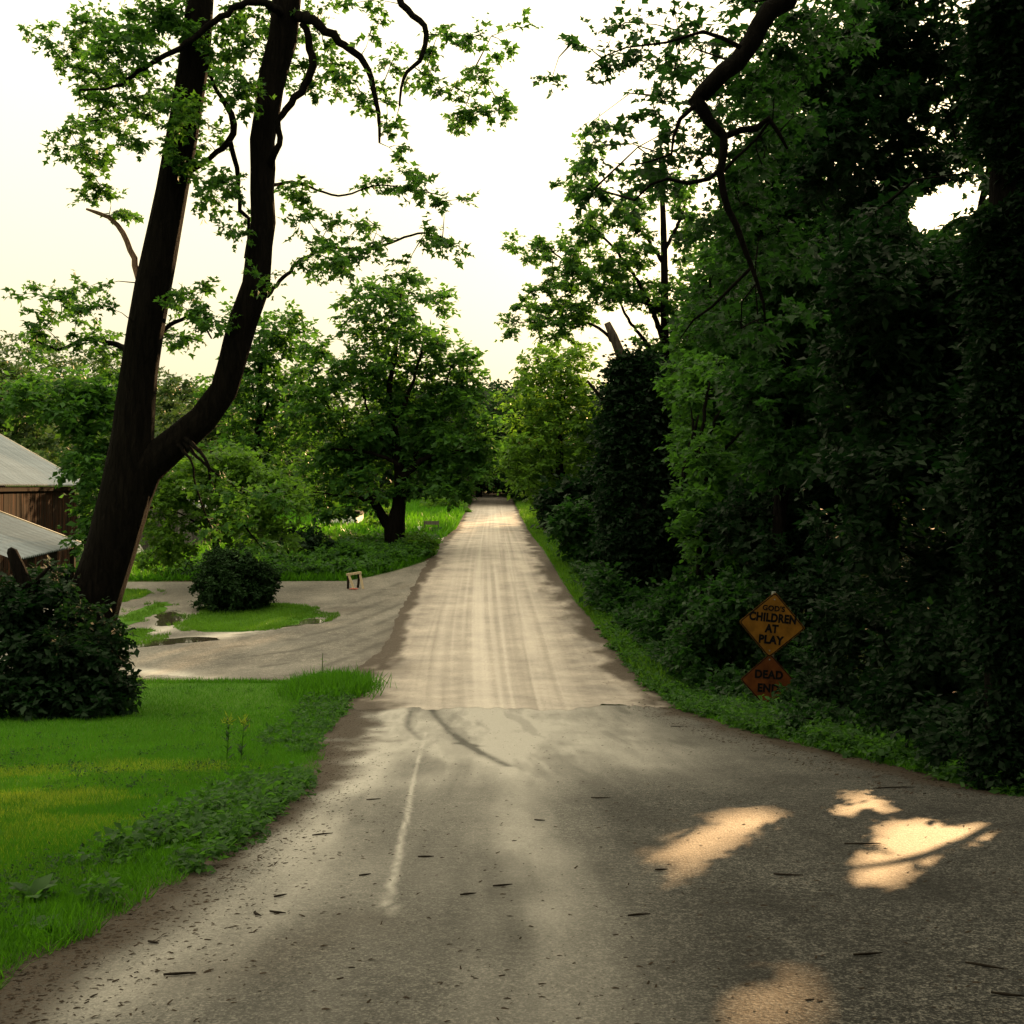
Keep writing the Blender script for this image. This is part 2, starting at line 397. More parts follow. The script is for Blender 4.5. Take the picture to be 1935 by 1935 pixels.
def leaf_cloud(C, R, out, twigs, per, size, flat=0.55, droop=.25, spread=1.0):
    """leaf sprays: from every clump centre C a few twigs radiate, each carrying leaves to both sides"""
    N = len(C); n = N * twigs * per
    td = unit(out[:, None, :] * .45 + rng.normal(size=(N, twigs, 3)) * np.array([1, 1, flat]))
    td[..., 2] -= droop * rng.random((N, twigs))
    td = unit(td)
    t = np.tile((np.arange(per) + .4) / per, (N, twigs, 1)) * rng.uniform(.55, 1.15, (N, twigs, 1))
    sg = np.where(np.arange(per) % 2 == 0, 1, -1)[None, None, :, None]
    p = C[:, None, None, :] + td[:, :, None, :] * (t * R[:, None, None])[..., None]
    sd = unit(np.cross(td, np.array([0, 0, 1.0]))); sd = np.where(np.isnan(sd), 0, sd)
    ax = td[:, :, None, :] * .6 + sd[:, :, None, :] * sg * .75 + rng.normal(size=p.shape) * .35
    ax[..., 2] -= .35 * rng.random(ax.shape[:-1])
    nr = np.array([0, 0, 1.0]) + rng.normal(size=p.shape) * .55
    p = p + rng.normal(size=p.shape) * .04 * spread * R[:, None, None, None]
    ct = np.repeat(rng.random(N), twigs * per)
    tint = .55 * ct + .45 * rng.random(n)
    sz = size * np.clip(np.exp(rng.normal(0, .30, n)), .45, 1.7)
    return p.reshape(-1, 3), unit(ax.reshape(-1, 3)), unit(nr.reshape(-1, 3)), sz, tint

def blob_points(blobs, gapiness=0.0):
    """clump centres inside ellipsoids, thicker towards the outside; blob = centre, (rx, ry, rz), count"""
    C, O = [], []
    for c, r, n in blobs:
        c = np.asarray(c, float); r = np.asarray(r, float)
        u = unit(rng.normal(size=(n, 3))); s = rng.random(n) ** .42
        p = c + u * s[:, None] * r
        if gapiness:
            k = np.sin(p[:, 0] * 2.1 + 1.3 * c[0]) * np.sin(p[:, 1] * 1.7 + c[2]) + np.sin(p[:, 2] * 2.6 + p[:, 0])
            p, u = p[k > -1.2 + gapiness], u[k > -1.2 + gapiness]
        C.append(p); O.append(u)
    return np.concatenate(C), np.concatenate(O)

def pxblob(px, py, d, rx, ry, n, rd=None):
    k = d / F
    return (W(px, py, d), (rx * k, (rd if rd is not None else rx * k), ry * k), n)

def grow(parent, skeleton, C, mt, name='branch', step=.6, r0=.028, r1=.006, lmax=2.6):
    """thin branchlets that join each clump to the nearest lower limb"""
    S = np.concatenate([s[0] for s in skeleton]); mb = MB()
    order = np.argsort([np.min(np.linalg.norm(S - c, axis=1)) for c in C]) if len(C) else []
    for i in order:
        c = C[i]; dv = S - c; dd = np.linalg.norm(dv, axis=1) + np.maximum(dv[:, 2], 0) * .6
        a = S[np.argmin(dd)]; L = np.linalg.norm(c - a)
        S = np.vstack([S, c])
        if L < .05 or L > lmax: continue
        midp = (a + c) / 2 + np.array([0, 0, .08 * L]) + rng.normal(size=3) * .07 * L
        if not shafts(np.array([a * .5 + midp * .5, midp, c])).all(): continue
        k = min(1.0, .3 + L / 2.5)
        mb.tube([a, (a * .5 + midp * .5), midp, c * .6 + midp * .4, c], [r0 * k, r0 * .8 * k, r0 * .55 * k, r0 * .4 * k, r1], 4, cap=False)
        S = np.vstack([S, midp])
    if mb.V:
        o = mb.build(name, mt, parent, True); o['kind'] = 'stuff'; return o

def make_tree(name, label, cat, base, limbs, blobs, lm, size=.14, twigs=5, per=8, crad=.45, tmpl=T_QUAD, bark='bark', group=None,
              gaps=True, gapiness=0.0, twig_share=1.0, sides=9, rough=.07, flat=.55, droop=.25, twr=.028, sep=0, lmax=2.6, leak=0.0):
    """limbs: list of (points, radii); the first is the trunk. sep: how many limbs after the trunk are branch parts of their own"""
    e = empty(name, tuple(base), label, cat, group)
    skel = []; mb = MB()
    for i, (p, r) in enumerate(limbs):
        pp, rr = resample(p, r, max(.12, np.mean(r) * 1.6))
        if i > 0: pp[2:-1] += rng.normal(size=pp[2:-1].shape) * np.minimum(rr[2:-1, None], .07) * .28
        skel.append((pp, rr))
        if 0 < i <= sep:
            m2 = MB(); m2.tube(pp, rr, max(6, sides - 3), rough); m2.build('branch', M[bark], e, True)
        else: mb.tube(pp, rr, sides if i == 0 else max(6, sides - 2), rough)
    mb.build('trunk', M[bark], e, True)
    C, O = blob_points(blobs, gapiness)
    if gaps:
        k = shafts(C) | ((rng.random(len(C)) < leak * 1.5) & shafts(C, GAPS[-3:])); C, O = C[k], O[k]
    if twig_share > 0:
        q = rng.random(len(C)) < twig_share
        grow(e, skel, C[q], M[bark], 'branchlets', r0=twr, lmax=lmax)
    R = crad * rng.uniform(.7, 1.35, len(C))
    P, A, Nn, S, T = leaf_cloud(C, R, O, twigs, per, size, flat, droop)
    if gaps:
        k = shafts(P + A * size * .5) | ((rng.random(len(P)) < leak) & shafts(P, GAPS[-3:])); P, A, Nn, S, T = P[k], A[k], Nn[k], S[k], T[k]
    leaf_mesh('crown', P, A, Nn, S, T, tmpl, M[lm], e)
    return e

def shrub(name, label, cat, base, blobs, lm, size=.1, twigs=5, per=7, crad=.3, tmpl=T_QUAD, stems=5, group=None, gaps=True, flat=.8, droop=.2):
    e = empty(name, tuple(base), label, cat, group)
    C, O = blob_points(blobs)
    zz = zf(C[:, 1], C[:, 0]); C[:, 2] = np.maximum(C[:, 2], zz + .06)
    mb = MB(); b = np.array(base)
    for c in C[rng.permutation(len(C))[:stems * 3]]:
        s = b + np.array([rng.normal() * .12, rng.normal() * .12, -.05])
        mid = s * .5 + c * .5 + np.array([0, 0, .15])
        mb.tube([s, mid, c], [.025, .016, .006], 5, cap=False)
    mb.build('stem', M['bark'], e, True)
    R = crad * rng.uniform(.7, 1.3, len(C))
    P, A, Nn, S, T = leaf_cloud(C, R, O, twigs, per, size, flat, droop)
    zz = zf(P[:, 1], P[:, 0]); k = P[:, 2] > zz + .01
    if gaps: k &= shafts(P)
    leaf_mesh('foliage', P[k], A[k], Nn[k], S[k], T[k], tmpl, M[lm], e)
    return e

# ------------------------------------------------------------------ ground sheets
ROWS = np.unique(np.round(np.concatenate([np.arange(-60, 2, 2.), np.arange(2, 30, .1), np.arange(30, 70, .25), np.arange(70, 140, 1.), np.arange(140, 260, 5.), np.arange(260, 901, 40.)]), 3))

def sheet(name, rows, XL, XR, cols, lift, mt, attrs=None, spacing=None, shift=None):
    rows = np.asarray(rows); XL = np.asarray(XL); XR = np.asarray(XR)
    u = np.linspace(0, 1, cols) if spacing is None else spacing
    X = XL[:, None] + (XR - XL)[:, None] * u[None]; D = np.repeat(rows[:, None], len(u), 1)
    if shift is not None: D = D + shift(X, D)
    V = np.stack([X, D, zf(D, X) + lift], -1).reshape(-1, 3)
    r, c = len(rows), len(u)
    i = (np.arange(r - 1)[:, None] * c + np.arange(c - 1)[None]).ravel()
    L = np.stack([i, i + 1, i + c + 1, i + c], -1).ravel()
    at = {k: f(X, D, np.repeat(u[None], r, 0)).ravel() for k, f in (attrs or {}).items()}
    me = np_mesh(name, V, L, np.arange(len(i)) * 4, smooth=True, attrs=at)
    o = link(name, me, mt); tag(o, kind='structure'); return o

def edge(pts):                                   # pixel polyline -> X as a function of distance
    g = np.array([G(*p)[:2] for p in pts]); g = g[np.argsort(g[:, 1])]
    return lambda d: np.interp(d, g[:, 1], g[:, 0])

xs = np.concatenate([-np.geomspace(700, 22, 14), np.arange(-21, 22, .5), np.geomspace(22, 700, 14)])
sheet('ground', ROWS, np.full(len(ROWS), -700.), np.full(len(ROWS), 700.), len(xs), -.004, M['soil'], spacing=(xs + 700) / 1400)

lawn_edge = edge([(0, 1850), (150, 1778), (350, 1650), (450, 1590), (560, 1500), (598, 1440), (592, 1400), (655, 1335), (655, 1300), (640, 1291)])
verge_edge = edge([(972, 946), (985, 975), (1003, 1010), (1040, 1062), (1100, 1152), (1190, 1262), (1290, 1342), (1450, 1392), (1700, 1452), (1935, 1512)])
def wob(d, s, a=.12, f=2.2): return a * (fbm(np.asarray(d) * f, np.zeros_like(d) + s * 7.7, s, 4) - .5) * 2

def road_left(d):
    d = np.asarray(d, float)
    near = np.where(d < 4.3, -1.72 - .02 * (4.3 - d), lawn_edge(d))
    far = edge([(760, 1205), (797, 1112), (832, 1048), (850, 1020), (870, 1000), (888, 960), (896, 944)])(d)
    far = np.where(d > 125, far - .05 * (d - 125), far)
    t = sstep(23, 28, d); v = near * (1 - t) + (far - .25) * t
    return v
def road_right(d):
    d = np.asarray(d, float)
    v = verge_edge(d)
    v = np.where(d < 9.2, 4.0 + (9.2 - d) * 2.2, v)
    return np.where(d > 125, verge_edge(125.) - .05 * (d - 125), v)

def polydist(X, D, pts):
    P = np.array([G(*p)[:2] for p in pts]); best = np.full(X.shape, 1e9)
    for a, b in zip(P[:-1], P[1:]):
        ab = b - a; t = np.clip(((X - a[0]) * ab[0] + (D - a[1]) * ab[1]) / (ab @ ab), 0, 1)
        best = np.minimum(best, np.hypot(X - a[0] - t * ab[0], D - a[1] - t * ab[1]))
    return best

def a_litter(X, D, u):
    wL = .35 + .5 * sstep(8, 16, D) * (1 - sstep(22, 30, D)); wR = .4 + .35 * sstep(14, 26, D) * (1 - sstep(45, 60, D))
    nz = fbm(X * 2.2, D * 1.1, 11) - .5
    l = 1 - sstep(.25, 1.15, (X - road_left(D)) / wL + nz * 1.6)
    r = 1 - sstep(.25, 1.15, (road_right(D) - X) / wR + nz * 1.6)
    extra = .55 * np.exp(-(polydist(X, D, [(690, 1745), (560, 1800), (420, 1850)]) / .22) ** 2) * fbm(X * 5, D * 3, 3)
    dr = .5 * np.exp(-(polydist(X, D, [(640, 1280), (735, 1265)]) / .6) ** 2)
    return np.clip(np.maximum(l, r) * .95 + extra + dr, 0, 1)
def a_dust_and_light(X, D, u):
    s1 = np.exp(-(polydist(X, D, [(805, 1385), (790, 1440), (776, 1500), (770, 1545), (757, 1590), (752, 1640), (738, 1680), (733, 1712), (748, 1735), (775, 1740)]) / (.006 + .015 * fbm(X * 12, D * 5, 5))) ** 2) * (.45 + .9 * fbm(X * 12, D * 7, 9))
    s2 = .55 * np.exp(-(polydist(X, D, [(720, 1380), (660, 1500), (540, 1640), (420, 1760), (200, 1900)]) / .22) ** 2)
    s3 = .5 * np.exp(-(polydist(X, D, [(960, 1390), (985, 1560), (1030, 1740), (1050, 1930)]) / .28) ** 2)
    s4 = 1.1 * sstep(8.5, 14, D) * np.exp(-((X - .3 - .0 * D) / 1.7) ** 2)  # pale middle of the asphalt: silt plus sky reflection put into the colour
    s5 = .8 * np.exp(-(polydist(X, D, [(735, 1330), (755, 1400), (700, 1420)]) / .3) ** 2)
    s3 = s3 + .36 * (1 - sstep(-1.3, 1.2, X)) + .05 * (1 - sstep(-.5, 3.0, X))  # paler left, darker right: shade on the right painted by thinning the dust
    n = fbm(X * 1.6, D * .7, 21); st = fbm(X * 6, D * .5, 22)
    return np.clip((s1 * 1.1 + (s2 + s3 + s4 + s5) * (.35 + .9 * n) * (.55 + .9 * st)), 0, 1)
def a_track(X, D, u):
    t1 = np.exp(-(polydist(X, D, [(815, 1342), (850, 1385), (900, 1420), (960, 1450)]) / .06) ** 2)
    t2 = .6 * np.exp(-(polydist(X, D, [(775, 1345), (770, 1375), (795, 1400)]) / .05) ** 2)
    t3 = .9 * np.exp(-(polydist(X, D, [(865, 1406), (905, 1412)]) / .07) ** 2)
    st = sstep(.56, .72, fbm(X * 3.0 + .2 * D, D * .35, 31)) * .35
    dark_patch = .55 * np.exp(-(polydist(X, D, [(960, 1700), (880, 1790), (820, 1860)]) / .3) ** 2) * fbm(X * 3, D * 2, 4)  # soft darker patch on the near asphalt
    return np.clip((t1 + t2 + t3) * (.5 + .7 * fbm(X * 9, D * 4, 8)) + st + dark_patch, 0, 1)
zero = lambda X, D, u: np.zeros(X.shape)

SEAM = 20.6
rA = ROWS[(ROWS <= SEAM) & (ROWS >= -40)]
sheet('asphalt_road', rA, road_left(rA) - .12 + wob(rA, 1, .1), road_right(rA) + .15 + wob(rA, 2, .1), 380, .012, M['asphalt'],
      dict(litter=a_litter, dust_and_light=a_dust_and_light, track_and_shade=a_track, wet=zero))

_q = np.linspace(20, 125, 200); _pc = np.polyfit(_q, (road_left(_q) + road_right(_q)) / 2, 3); _pw = np.polyfit(_q, (road_right(_q) - road_left(_q)) / 2, 3)
def lane(X, D):
    q = np.clip(D, 20, 125); return (X - np.polyval(_pc, q)) / np.polyval(_pw, q)
def g_track_and_shade(X, D, u):
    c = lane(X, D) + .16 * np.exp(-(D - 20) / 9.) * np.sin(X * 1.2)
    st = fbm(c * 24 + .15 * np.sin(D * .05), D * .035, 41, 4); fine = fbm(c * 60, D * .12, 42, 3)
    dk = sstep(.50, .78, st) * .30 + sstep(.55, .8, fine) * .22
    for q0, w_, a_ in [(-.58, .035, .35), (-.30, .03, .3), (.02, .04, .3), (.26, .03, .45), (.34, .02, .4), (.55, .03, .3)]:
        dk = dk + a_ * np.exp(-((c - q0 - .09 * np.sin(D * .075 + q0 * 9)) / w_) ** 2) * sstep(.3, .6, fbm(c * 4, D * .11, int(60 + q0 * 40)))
    dk = dk * (1 - .4 * sstep(45, 95, D)) + .75 * sstep(94, 116, D)  # last term paints the canopy's shade onto the far end of the lane
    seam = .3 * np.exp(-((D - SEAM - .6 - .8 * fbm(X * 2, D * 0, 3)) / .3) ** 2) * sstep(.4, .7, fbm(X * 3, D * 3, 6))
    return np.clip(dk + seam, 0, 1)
def g_dust(X, D, u):
    c = lane(X, D) + .16 * np.exp(-(D - 20) / 9.) * np.sin(X * 1.2); st = fbm(c * 20 + 3, D * .03, 47, 4)
    mid = np.exp(-(c / .72) ** 2)
    return np.clip(sstep(.36, .80, st) * mid * .42 + .34 * mid, 0, 1)
rG = ROWS[(ROWS >= SEAM - .35) & (ROWS <= 205)]
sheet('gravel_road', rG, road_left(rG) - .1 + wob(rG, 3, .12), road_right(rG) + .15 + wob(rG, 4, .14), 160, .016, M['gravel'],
      dict(litter=a_litter, dust_and_light=g_dust, track_and_shade=g_track_and_shade, wet=zero), shift=lambda X, D: (fbm(X * 1.1, X * 0 + 4, 66, 5) - .5) * 4.0 * np.exp(-(D - SEAM + .35) / .6))

# driveway turning off to the left, with the grass islands left by its loop
drive_far = edge([(420, 1097), (560, 1100), (660, 1097), (750, 1078), (800, 1062), (835, 1046)])
rD = ROWS[(ROWS >= 23.6) & (ROWS <= 48.3)]
dl = np.where(rD < 42.2, -15.0, 0.0)
fx = edge([(655, 1098), (700, 1090), (750, 1078), (800, 1062), (835, 1046)])
dl = np.where(rD >= dist(1100), np.maximum(fx(rD), -15.), -15.)
def d_dust(X, D, u):
    s = np.exp(-(polydist(X, D, [(225, 1222), (330, 1210), (400, 1205), (520, 1185), (570, 1175)]) / .35) ** 2)
    s += np.exp(-(polydist(X, D, [(250, 1268), (330, 1275), (410, 1288)]) / .35) ** 2)
    s += .8 * np.exp(-(polydist(X, D, [(325, 1160), (335, 1175), (300, 1192), (240, 1200)]) / .4) ** 2)
    return np.clip(s * (.3 + 1.1 * fbm(X * 3, D * 1.5, 51)) + .3 * fbm(X * 1.2, D * .6, 55), 0, 1)
def d_track(X, D, u):
    t = 0
    for k in range(7):
        y0 = 1135 + k * 20
        t = t + np.exp(-(polydist(X, D, [(380 + 20 * k, y0 + 50), (520 + 12 * k, y0 + 35), (650, y0 + 10), (760, y0 - 35)]) / .12) ** 2)
    return np.clip(t * .9 * sstep(.35, .6, fbm(X * 2.5, D * 2, 61)), 0, 1)
def d_lit(X, D, u):
    near = np.exp(-((D - 23.9) / .5) ** 2); e = np.exp(-(polydist(X, D, [(650, 1290), (740, 1262), (800, 1180)]) / .9) ** 2)
    isl = np.exp(-(polydist(X, D, [(620, 1158), (655, 1152)]) / .5) ** 2) * .5
    return np.clip((near * .7 + e * .6) * (.4 + fbm(X * 2, D * 2, 71)) + isl, 0, 1)
def d_wet(X, D, u):
    w = np.exp(-(polydist(X, D, [(228, 1224), (300, 1217), (365, 1209)]) / .38) ** 2) + np.exp(-(polydist(X, D, [(322, 1156), (332, 1168), (316, 1176)]) / .42) ** 2) + np.exp(-(polydist(X, D, [(290, 1278), (360, 1282)]) / .3) ** 2)
    return np.clip(sstep(.35, .6, w * (fbm(X * 2.5, D * 1.2, 81) + .35)), 0, 1)
sheet('driveway', rD, dl, road_left(rD) + .35 + wob(rD, 5, .2), 150, .002, M['drive'], dict(litter=d_lit, dust_and_light=d_dust, track_and_shade=d_track, wet=d_wet))
def puddle_mat():
    m, nt, n, l, b = mat("puddle_water")
    b.inputs["Base Color"].default_value = (.03, .026, .02, 1); b.inputs["Roughness"].default_value = .04; b.inputs["Specular IOR Level"].default_value = .9
    return m
M['puddle'] = puddle_mat()
for pts, wd, sd_ in [([(236, 1222), (300, 1214), (372, 1206)], .16, 3), ([(318, 1160), (330, 1172), (312, 1180)], .34, 5), ([(520, 1184), (560, 1178), (590, 1172)], .22, 9)]:
    g_ = np.array([G(*p) for p in pts]); dd_ = np.linspace(g_[:, 1].min() - wd, g_[:, 1].max() + wd, 26)
    t_ = np.linspace(0, 1, 26); cx_ = np.interp(dd_, np.sort(g_[:, 1]), g_[np.argsort(g_[:, 1]), 0]); hw = np.ptp(g_[:, 0]) * .42 + .25
    w_ = np.sqrt(np.clip(1 - (2 * t_ - 1) ** 2, 0, 1)) * hw
    sheet('puddle', dd_, cx_ - w_ * (.55 + .9 * fbm(dd_ * 4, dd_ * 0, sd_)), cx_ + w_ * (.55 + .9 * fbm(dd_ * 4, dd_ * 0 + 9, sd_)), 8, .009, M['puddle'])
# small spur lane joining farther up on the left
rS = ROWS[(ROWS >= dist(1026)) & (ROWS <= dist(1010))]
spur = np.interp(rS, [rS[0], rS[-1]], [0, 1])
sheet('side_lane', rS, GX(775, rS[0])[0] - .3 * spur, road_left(rS) + .4, 30, .0035, M['gravel'], dict(litter=zero, dust_and_light=zero, track_and_shade=zero, wet=zero))

# lawn, verge and meadow bases
rL = ROWS[(ROWS >= 2) & (ROWS <= 23.9)]
sheet('lawn', rL, np.full(len(rL), -16.), np.where(rL < 4.3, -1.75, lawn_edge(rL)) - .12 + wob(rL, 6, .12), 60, .018, M['turf'])
rV = ROWS[(ROWS >= 7.5) & (ROWS <= 130)]
sheet('verge', rV, road_right(rV) + .1 + wob(rV, 8, .12), road_right(rV) + 2.6, 12, .018, M['turf'])

def ell_sheet(name, cx, cy, rx_l, rx_r, d0, d1, seed):
    """an island of turf: rows between d0 and d1 whose ends taper"""
    r = ROWS[(ROWS >= d0) & (ROWS <= d1)]; t = (r - d0) / (d1 - d0); w = np.sqrt(np.clip(1 - (2 * t - 1) ** 2, 0, 1))
    XL = cx - rx_l * w + wob(r, seed, .45, 1.3); XR = cx + rx_r * w + wob(r, seed + 1, .6, 1.3)
    m_ = (XL + XR) / 2; sheet(name, r, m_ + (XL - m_) * .78, np.maximum(m_ + (XR - m_) * .78, m_ + .02), 20, .010, M['turf'])
    return r, XL, XR
ISL = []
dI0, dI1 = dist(1196), dist(1138)
ISL.append(ell_sheet('grass_island', (455 - CX) / F * 33, 0, 122 / F * 33, 165 / F * 33, dI0, dI1, 91))
ISL.append(ell_sheet('grass_strip', (262 - CX) / F * 33, 0, 40 / F * 33, 32 / F * 33, dist(1190), dist(1137), 93))
ISL.append(ell_sheet('grass_strip', (250 - CX) / F * 38, 0, 90 / F * 38, 50 / F * 38, dist(1141), dist(1113), 95))
ISL.append(ell_sheet('grass_strip', (190 - CX) / F * 28, 0, 60 / F * 28, 62 / F * 28, dist(1226), dist(1188), 97))

# ------------------------------------------------------------------ grass blades
def scatter(d0, d1, xl, xr, n, pw=1.0):
    """n points, thicker near the viewer (density falls with distance to the power pw)"""
    u = rng.random(n)
    if abs(pw - 1) < 1e-3: d = d0 * (d1 / d0) ** u
    else: d = (d0 ** (1 - pw) + u * (d1 ** (1 - pw) - d0 ** (1 - pw))) ** (1 / (1 - pw))
    L, R = xl(d), xr(d); X = L + rng.random(n) * (R - L)
    return X, d

def blades(name, X, d, h, w=1.0, mt='grass', lift=.015, tint=None, lean=.35, tm=T_BLADE1):
    n = len(X); P = np.stack([X, d, zf(d, X) + lift], -1)
    ax = np.array([0, 0, 1.0]) + rng.normal(size=(n, 3)) * lean * np.array([1, 1, .2])
    nr = rng.normal(size=(n, 3)) * np.array([1, 1, .1])
    tv = tm[0].copy(); tv[:, 0] *= w
    t = rng.random(n) if tint is None else tint
    o = leaf_mesh(name, P, ax, nr, h, t, (tv, tm[1]), M[mt]); tag(o, kind='stuff'); return o

fl = lambda v: (lambda d: np.full(np.shape(d), float(v)))
vis_l = lambda d: np.maximum(-.455 * d - .4, -15.5)
le = lambda d: np.where(d < 4.3, -1.75, lawn_edge(d))
# mown lawn
X, d = scatter(3.4, 23.8, vis_l, lambda q: le(q) - .15, 300000, 1.3)
pt = fbm(X * .9, d * .6, 5) ; k = rng.random(len(X))
hh = (.022 + .026 * rng.random(len(X))) * (.62 + .045 * d)
sun_band = (sstep(.45, .6, fbm(X * .55 + 2, d * .8, 15)) * np.exp(-((d - 9.5) / 2.2) ** 2) * sstep(-1.9, -3.2, X) > rng.random(len(X)) * .9)  # sunlight across the lawn painted as a band of yellower blades
blades('lawn_grass', X[~sun_band], d[~sun_band], hh[~sun_band], .9 + .0 * 1, 'grass', .018, np.clip(pt[~sun_band] * .9 + k[~sun_band] * .5 - .25, 0, 1), .45)
blades('lawn_grass', X[sun_band], d[sun_band], hh[sun_band], .9, 'sunband_and_bloom', .018, k[sun_band], .45)
X, d = scatter(4, 23, vis_l, lambda q: le(q) - .3, 16000, 1.0); k = fbm(X * .9, d * .7, 98) > .5
blades('lawn_grass', X[k], d[k], (.05 + .05 * rng.random(k.sum())) * (.8 + .02 * d[k]), .7, 'grass_lit', .01, None, .5)
# long grass along the lawn edge
X, d = scatter(3.4, 24.3, lambda q: le(q) - .55 - .02 * q, lambda q: le(q) + .02, 34000, 1.1); X = X + .22 * (fbm(d * 2.4, X * 1.5, 92) - .45)
blades('edge_grass', X, d, (.04 + .15 * rng.random(len(X)) * fbm(X * 2.2, d * 2.2, 93)) * (.8 + .02 * d), .5, 'grass', .0, None, .55, T_BLADE)
X = rng.uniform(-15, -3, 9000); d = 23.6 + rng.random(9000) * .7 * fbm(X * 1.6, X * 0, 94) ** 1.5
blades('edge_grass', X, d, .05 + .08 * rng.random(9000), 1.0, 'grass', .0, None, .5)
t0 = GX(625, 22.6)
X = t0[0] + rng.normal(size=9000) * .32; d = t0[1] + rng.normal(size=9000) * .55
blades('edge_grass', X, d, .18 + .22 * rng.random(9000), .5, 'grass', .0, None, .5, T_BLADE)
# verge on the right
X, d = scatter(8.0, 120, lambda q: road_right(q) - .02, lambda q: road_right(q) + .8 + .02 * q, 60000, 1.2)
blades('verge_grass', X, d, (.03 + .12 * rng.random(len(X)) * (.4 + fbm(X, d * .8, 96))) * (.7 + .022 * d), .7, 'grass', .0, None, .55, T_BLADE)
X, d = scatter(22, 110, lambda q: road_right(q) + .05, lambda q: road_right(q) + 1.7 + .02 * q, 70000, .8)
blades('verge_grass', X, d, (.10 + .30 * rng.random(len(X)) * (.3 + fbm(X, d * .6, 97))) * (.8 + .006 * d), 1.5, 'grass_lit', .0, None, .55)
# islands in the driveway
for r, XL, XR in ISL:
    X, d = scatter(r[0] + .1, r[-1] - .1, lambda q: np.interp(q, r, XL) - .35, lambda q: np.interp(q, r, XR) + .6, 26000 if XR.max() - XL.max() > 2.5 else 7000, 0.0)
    e_ = np.minimum(X - np.interp(d, r, XL), np.interp(d, r, XR) - X); k = fbm(X * 2.2, d * 1.4, 14) < .42 + e_ * .5; X, d = X[k], d[k]
    blades('island_grass', X, d, (.04 + .07 * rng.random(len(X))) * (.5 + fbm(X * 1.1, d * 1.1, 13)), 1.3, 'grass_lit', .006, np.clip(fbm(X * .7, d * .7, 12) * 1.6 - .5 + .4 * rng.random(len(X)), 0, 1), .55)
# meadow on the far side of the driveway and beside the lane
X, d = scatter(dist(1098), 62, lambda q: np.full(q.shape, -15.), lambda q: np.where(q < 48.4, np.minimum(fx(q), -3), road_left(q)) - .1, 60000, 0.6)
k = ~((d > rS[0] - .3) & (d < rS[-1] + .3) & (X > GX(772, rS[0])[0]))
blades('meadow_grass', X[k], d[k], .12 + .3 * rng.random(k.sum()), 1.3, 'grass', .0, None, .45)
X, d = scatter(58, 125, lambda q: road_left(q) - 20, lambda q: road_left(q) - .1, 45000, 0.6)
blades('meadow_grass', X, d, .25 + .5 * rng.random(len(X)), 2.2, 'grass', .0, .3 + .7 * rng.random(len(X)), .4)

# ------------------------------------------------------------------ leaf litter, sticks, low weeds
def litter(name, X, d, ln, lift):
    n = len(X); P = np.stack([X, d, zf(d, X) + lift], -1)
    a = rng.normal(0, .9, n); ax = np.stack([np.cos(a), np.sin(a) * .8, rng.normal(size=n) * .12], -1)
    nr = np.array([0, 0, 1.0]) + rng.normal(size=(n, 3)) * .25
    V0 = np.array([(-.14, 0, 0), (.16, .05, 0), (.13, .9, .05), (-.1, 1, .02), (0, .4, .16)])
    o = leaf_mesh(name, P, ax, nr, ln, rng.random(n), (V0, [(0, 1, 4), (1, 2, 4), (2, 3, 4), (3, 0, 4)]), M['chip'])
    tag(o, kind='stuff')
X, d = scatter(3.4, 20, lambda q: road_left(q) - .05, lambda q: road_left(q) + 1.3, 26000, 1.0); k = rng.random(len(X)) < .9 * np.exp(-((X - road_left(d)) / .42) ** 2) * (.15 + 1.2 * fbm(X * 3, d * 2, 36)); X, d = X[k], d[k]
litter('bark_litter', X, d, .006 + .024 * rng.random(len(X)) ** 2.5, .013)
X, d = scatter(3.4, 26, lambda q: road_left(q) + .2, lambda q: np.minimum(road_right(q), .45 * q + .5), 3600, 1.2)
litter('bark_litter', X, d, .006 + .026 * rng.random(len(X)) ** 3, .013)
X, d = scatter(8, 40, lambda q: road_right(q) - .9, lambda q: road_right(q) + .1, 2600, 1.0)
litter('bark_litter', X, d, .012 + .04 * rng.random(len(X)) ** 2, .014)

STICKS = [(706, 1515, 30, .3), (610, 1582, 44, .35), (525, 1732, 36, -.2), (488, 1735, 40, -.7), (885, 1697, 34, .25), (1208, 1737, 46, .15), (1135, 1512, 36, .0),
          (1860, 1835, 70, -.35), (1905, 1890, 60, -.2), (1640, 1812, 60, .1), (1490, 1660, 55, -.12), (1630, 1600, 70, .02), (1250, 1650, 26, .1), (1020, 1555, 22, -.2),
          (1690, 1493, 90, .12), (290, 1790, 30, -.3), (340, 1850, 60, .1), (805, 1625, 30, .05), (690, 1660, 26, .35), (1280, 1375, 26, .0), (950, 1680, 40, .2), (530, 1700, 30, .5)]
for px, py, ln, an in STICKS:
    g = G(px, py); L = ln / F * g[1]; mb = MB()
    dv = np.array([math.cos(an), math.sin(an) * 2.2, 0]); dv /= np.linalg.norm(dv) / (L / 2)
    bend = np.array([0, 0, .004]) + np.append(rng.normal(size=2) * .05 * L, 0)
    z = lambda p: np.array([p[0], p[1], float(zf(p[1], p[0])) + .020])
    mb.tube([z(g - dv), z(g - dv * .3 + bend), z(g + dv * .4 + bend * .5), z(g + dv)], [.004, .0055, .0045, .002], 5)
    if L > .25: mb.tube([z(g + dv * .2), z(g + dv * .5 + np.array([.03, .08, 0]))], [.004, .002], 4)
    o = mb.build('stick', M['wood_dark'], None, True)
    tag(o, 'thin dark fallen stick lying on the worn road', 'stick', 'fallen sticks scattered on the road')

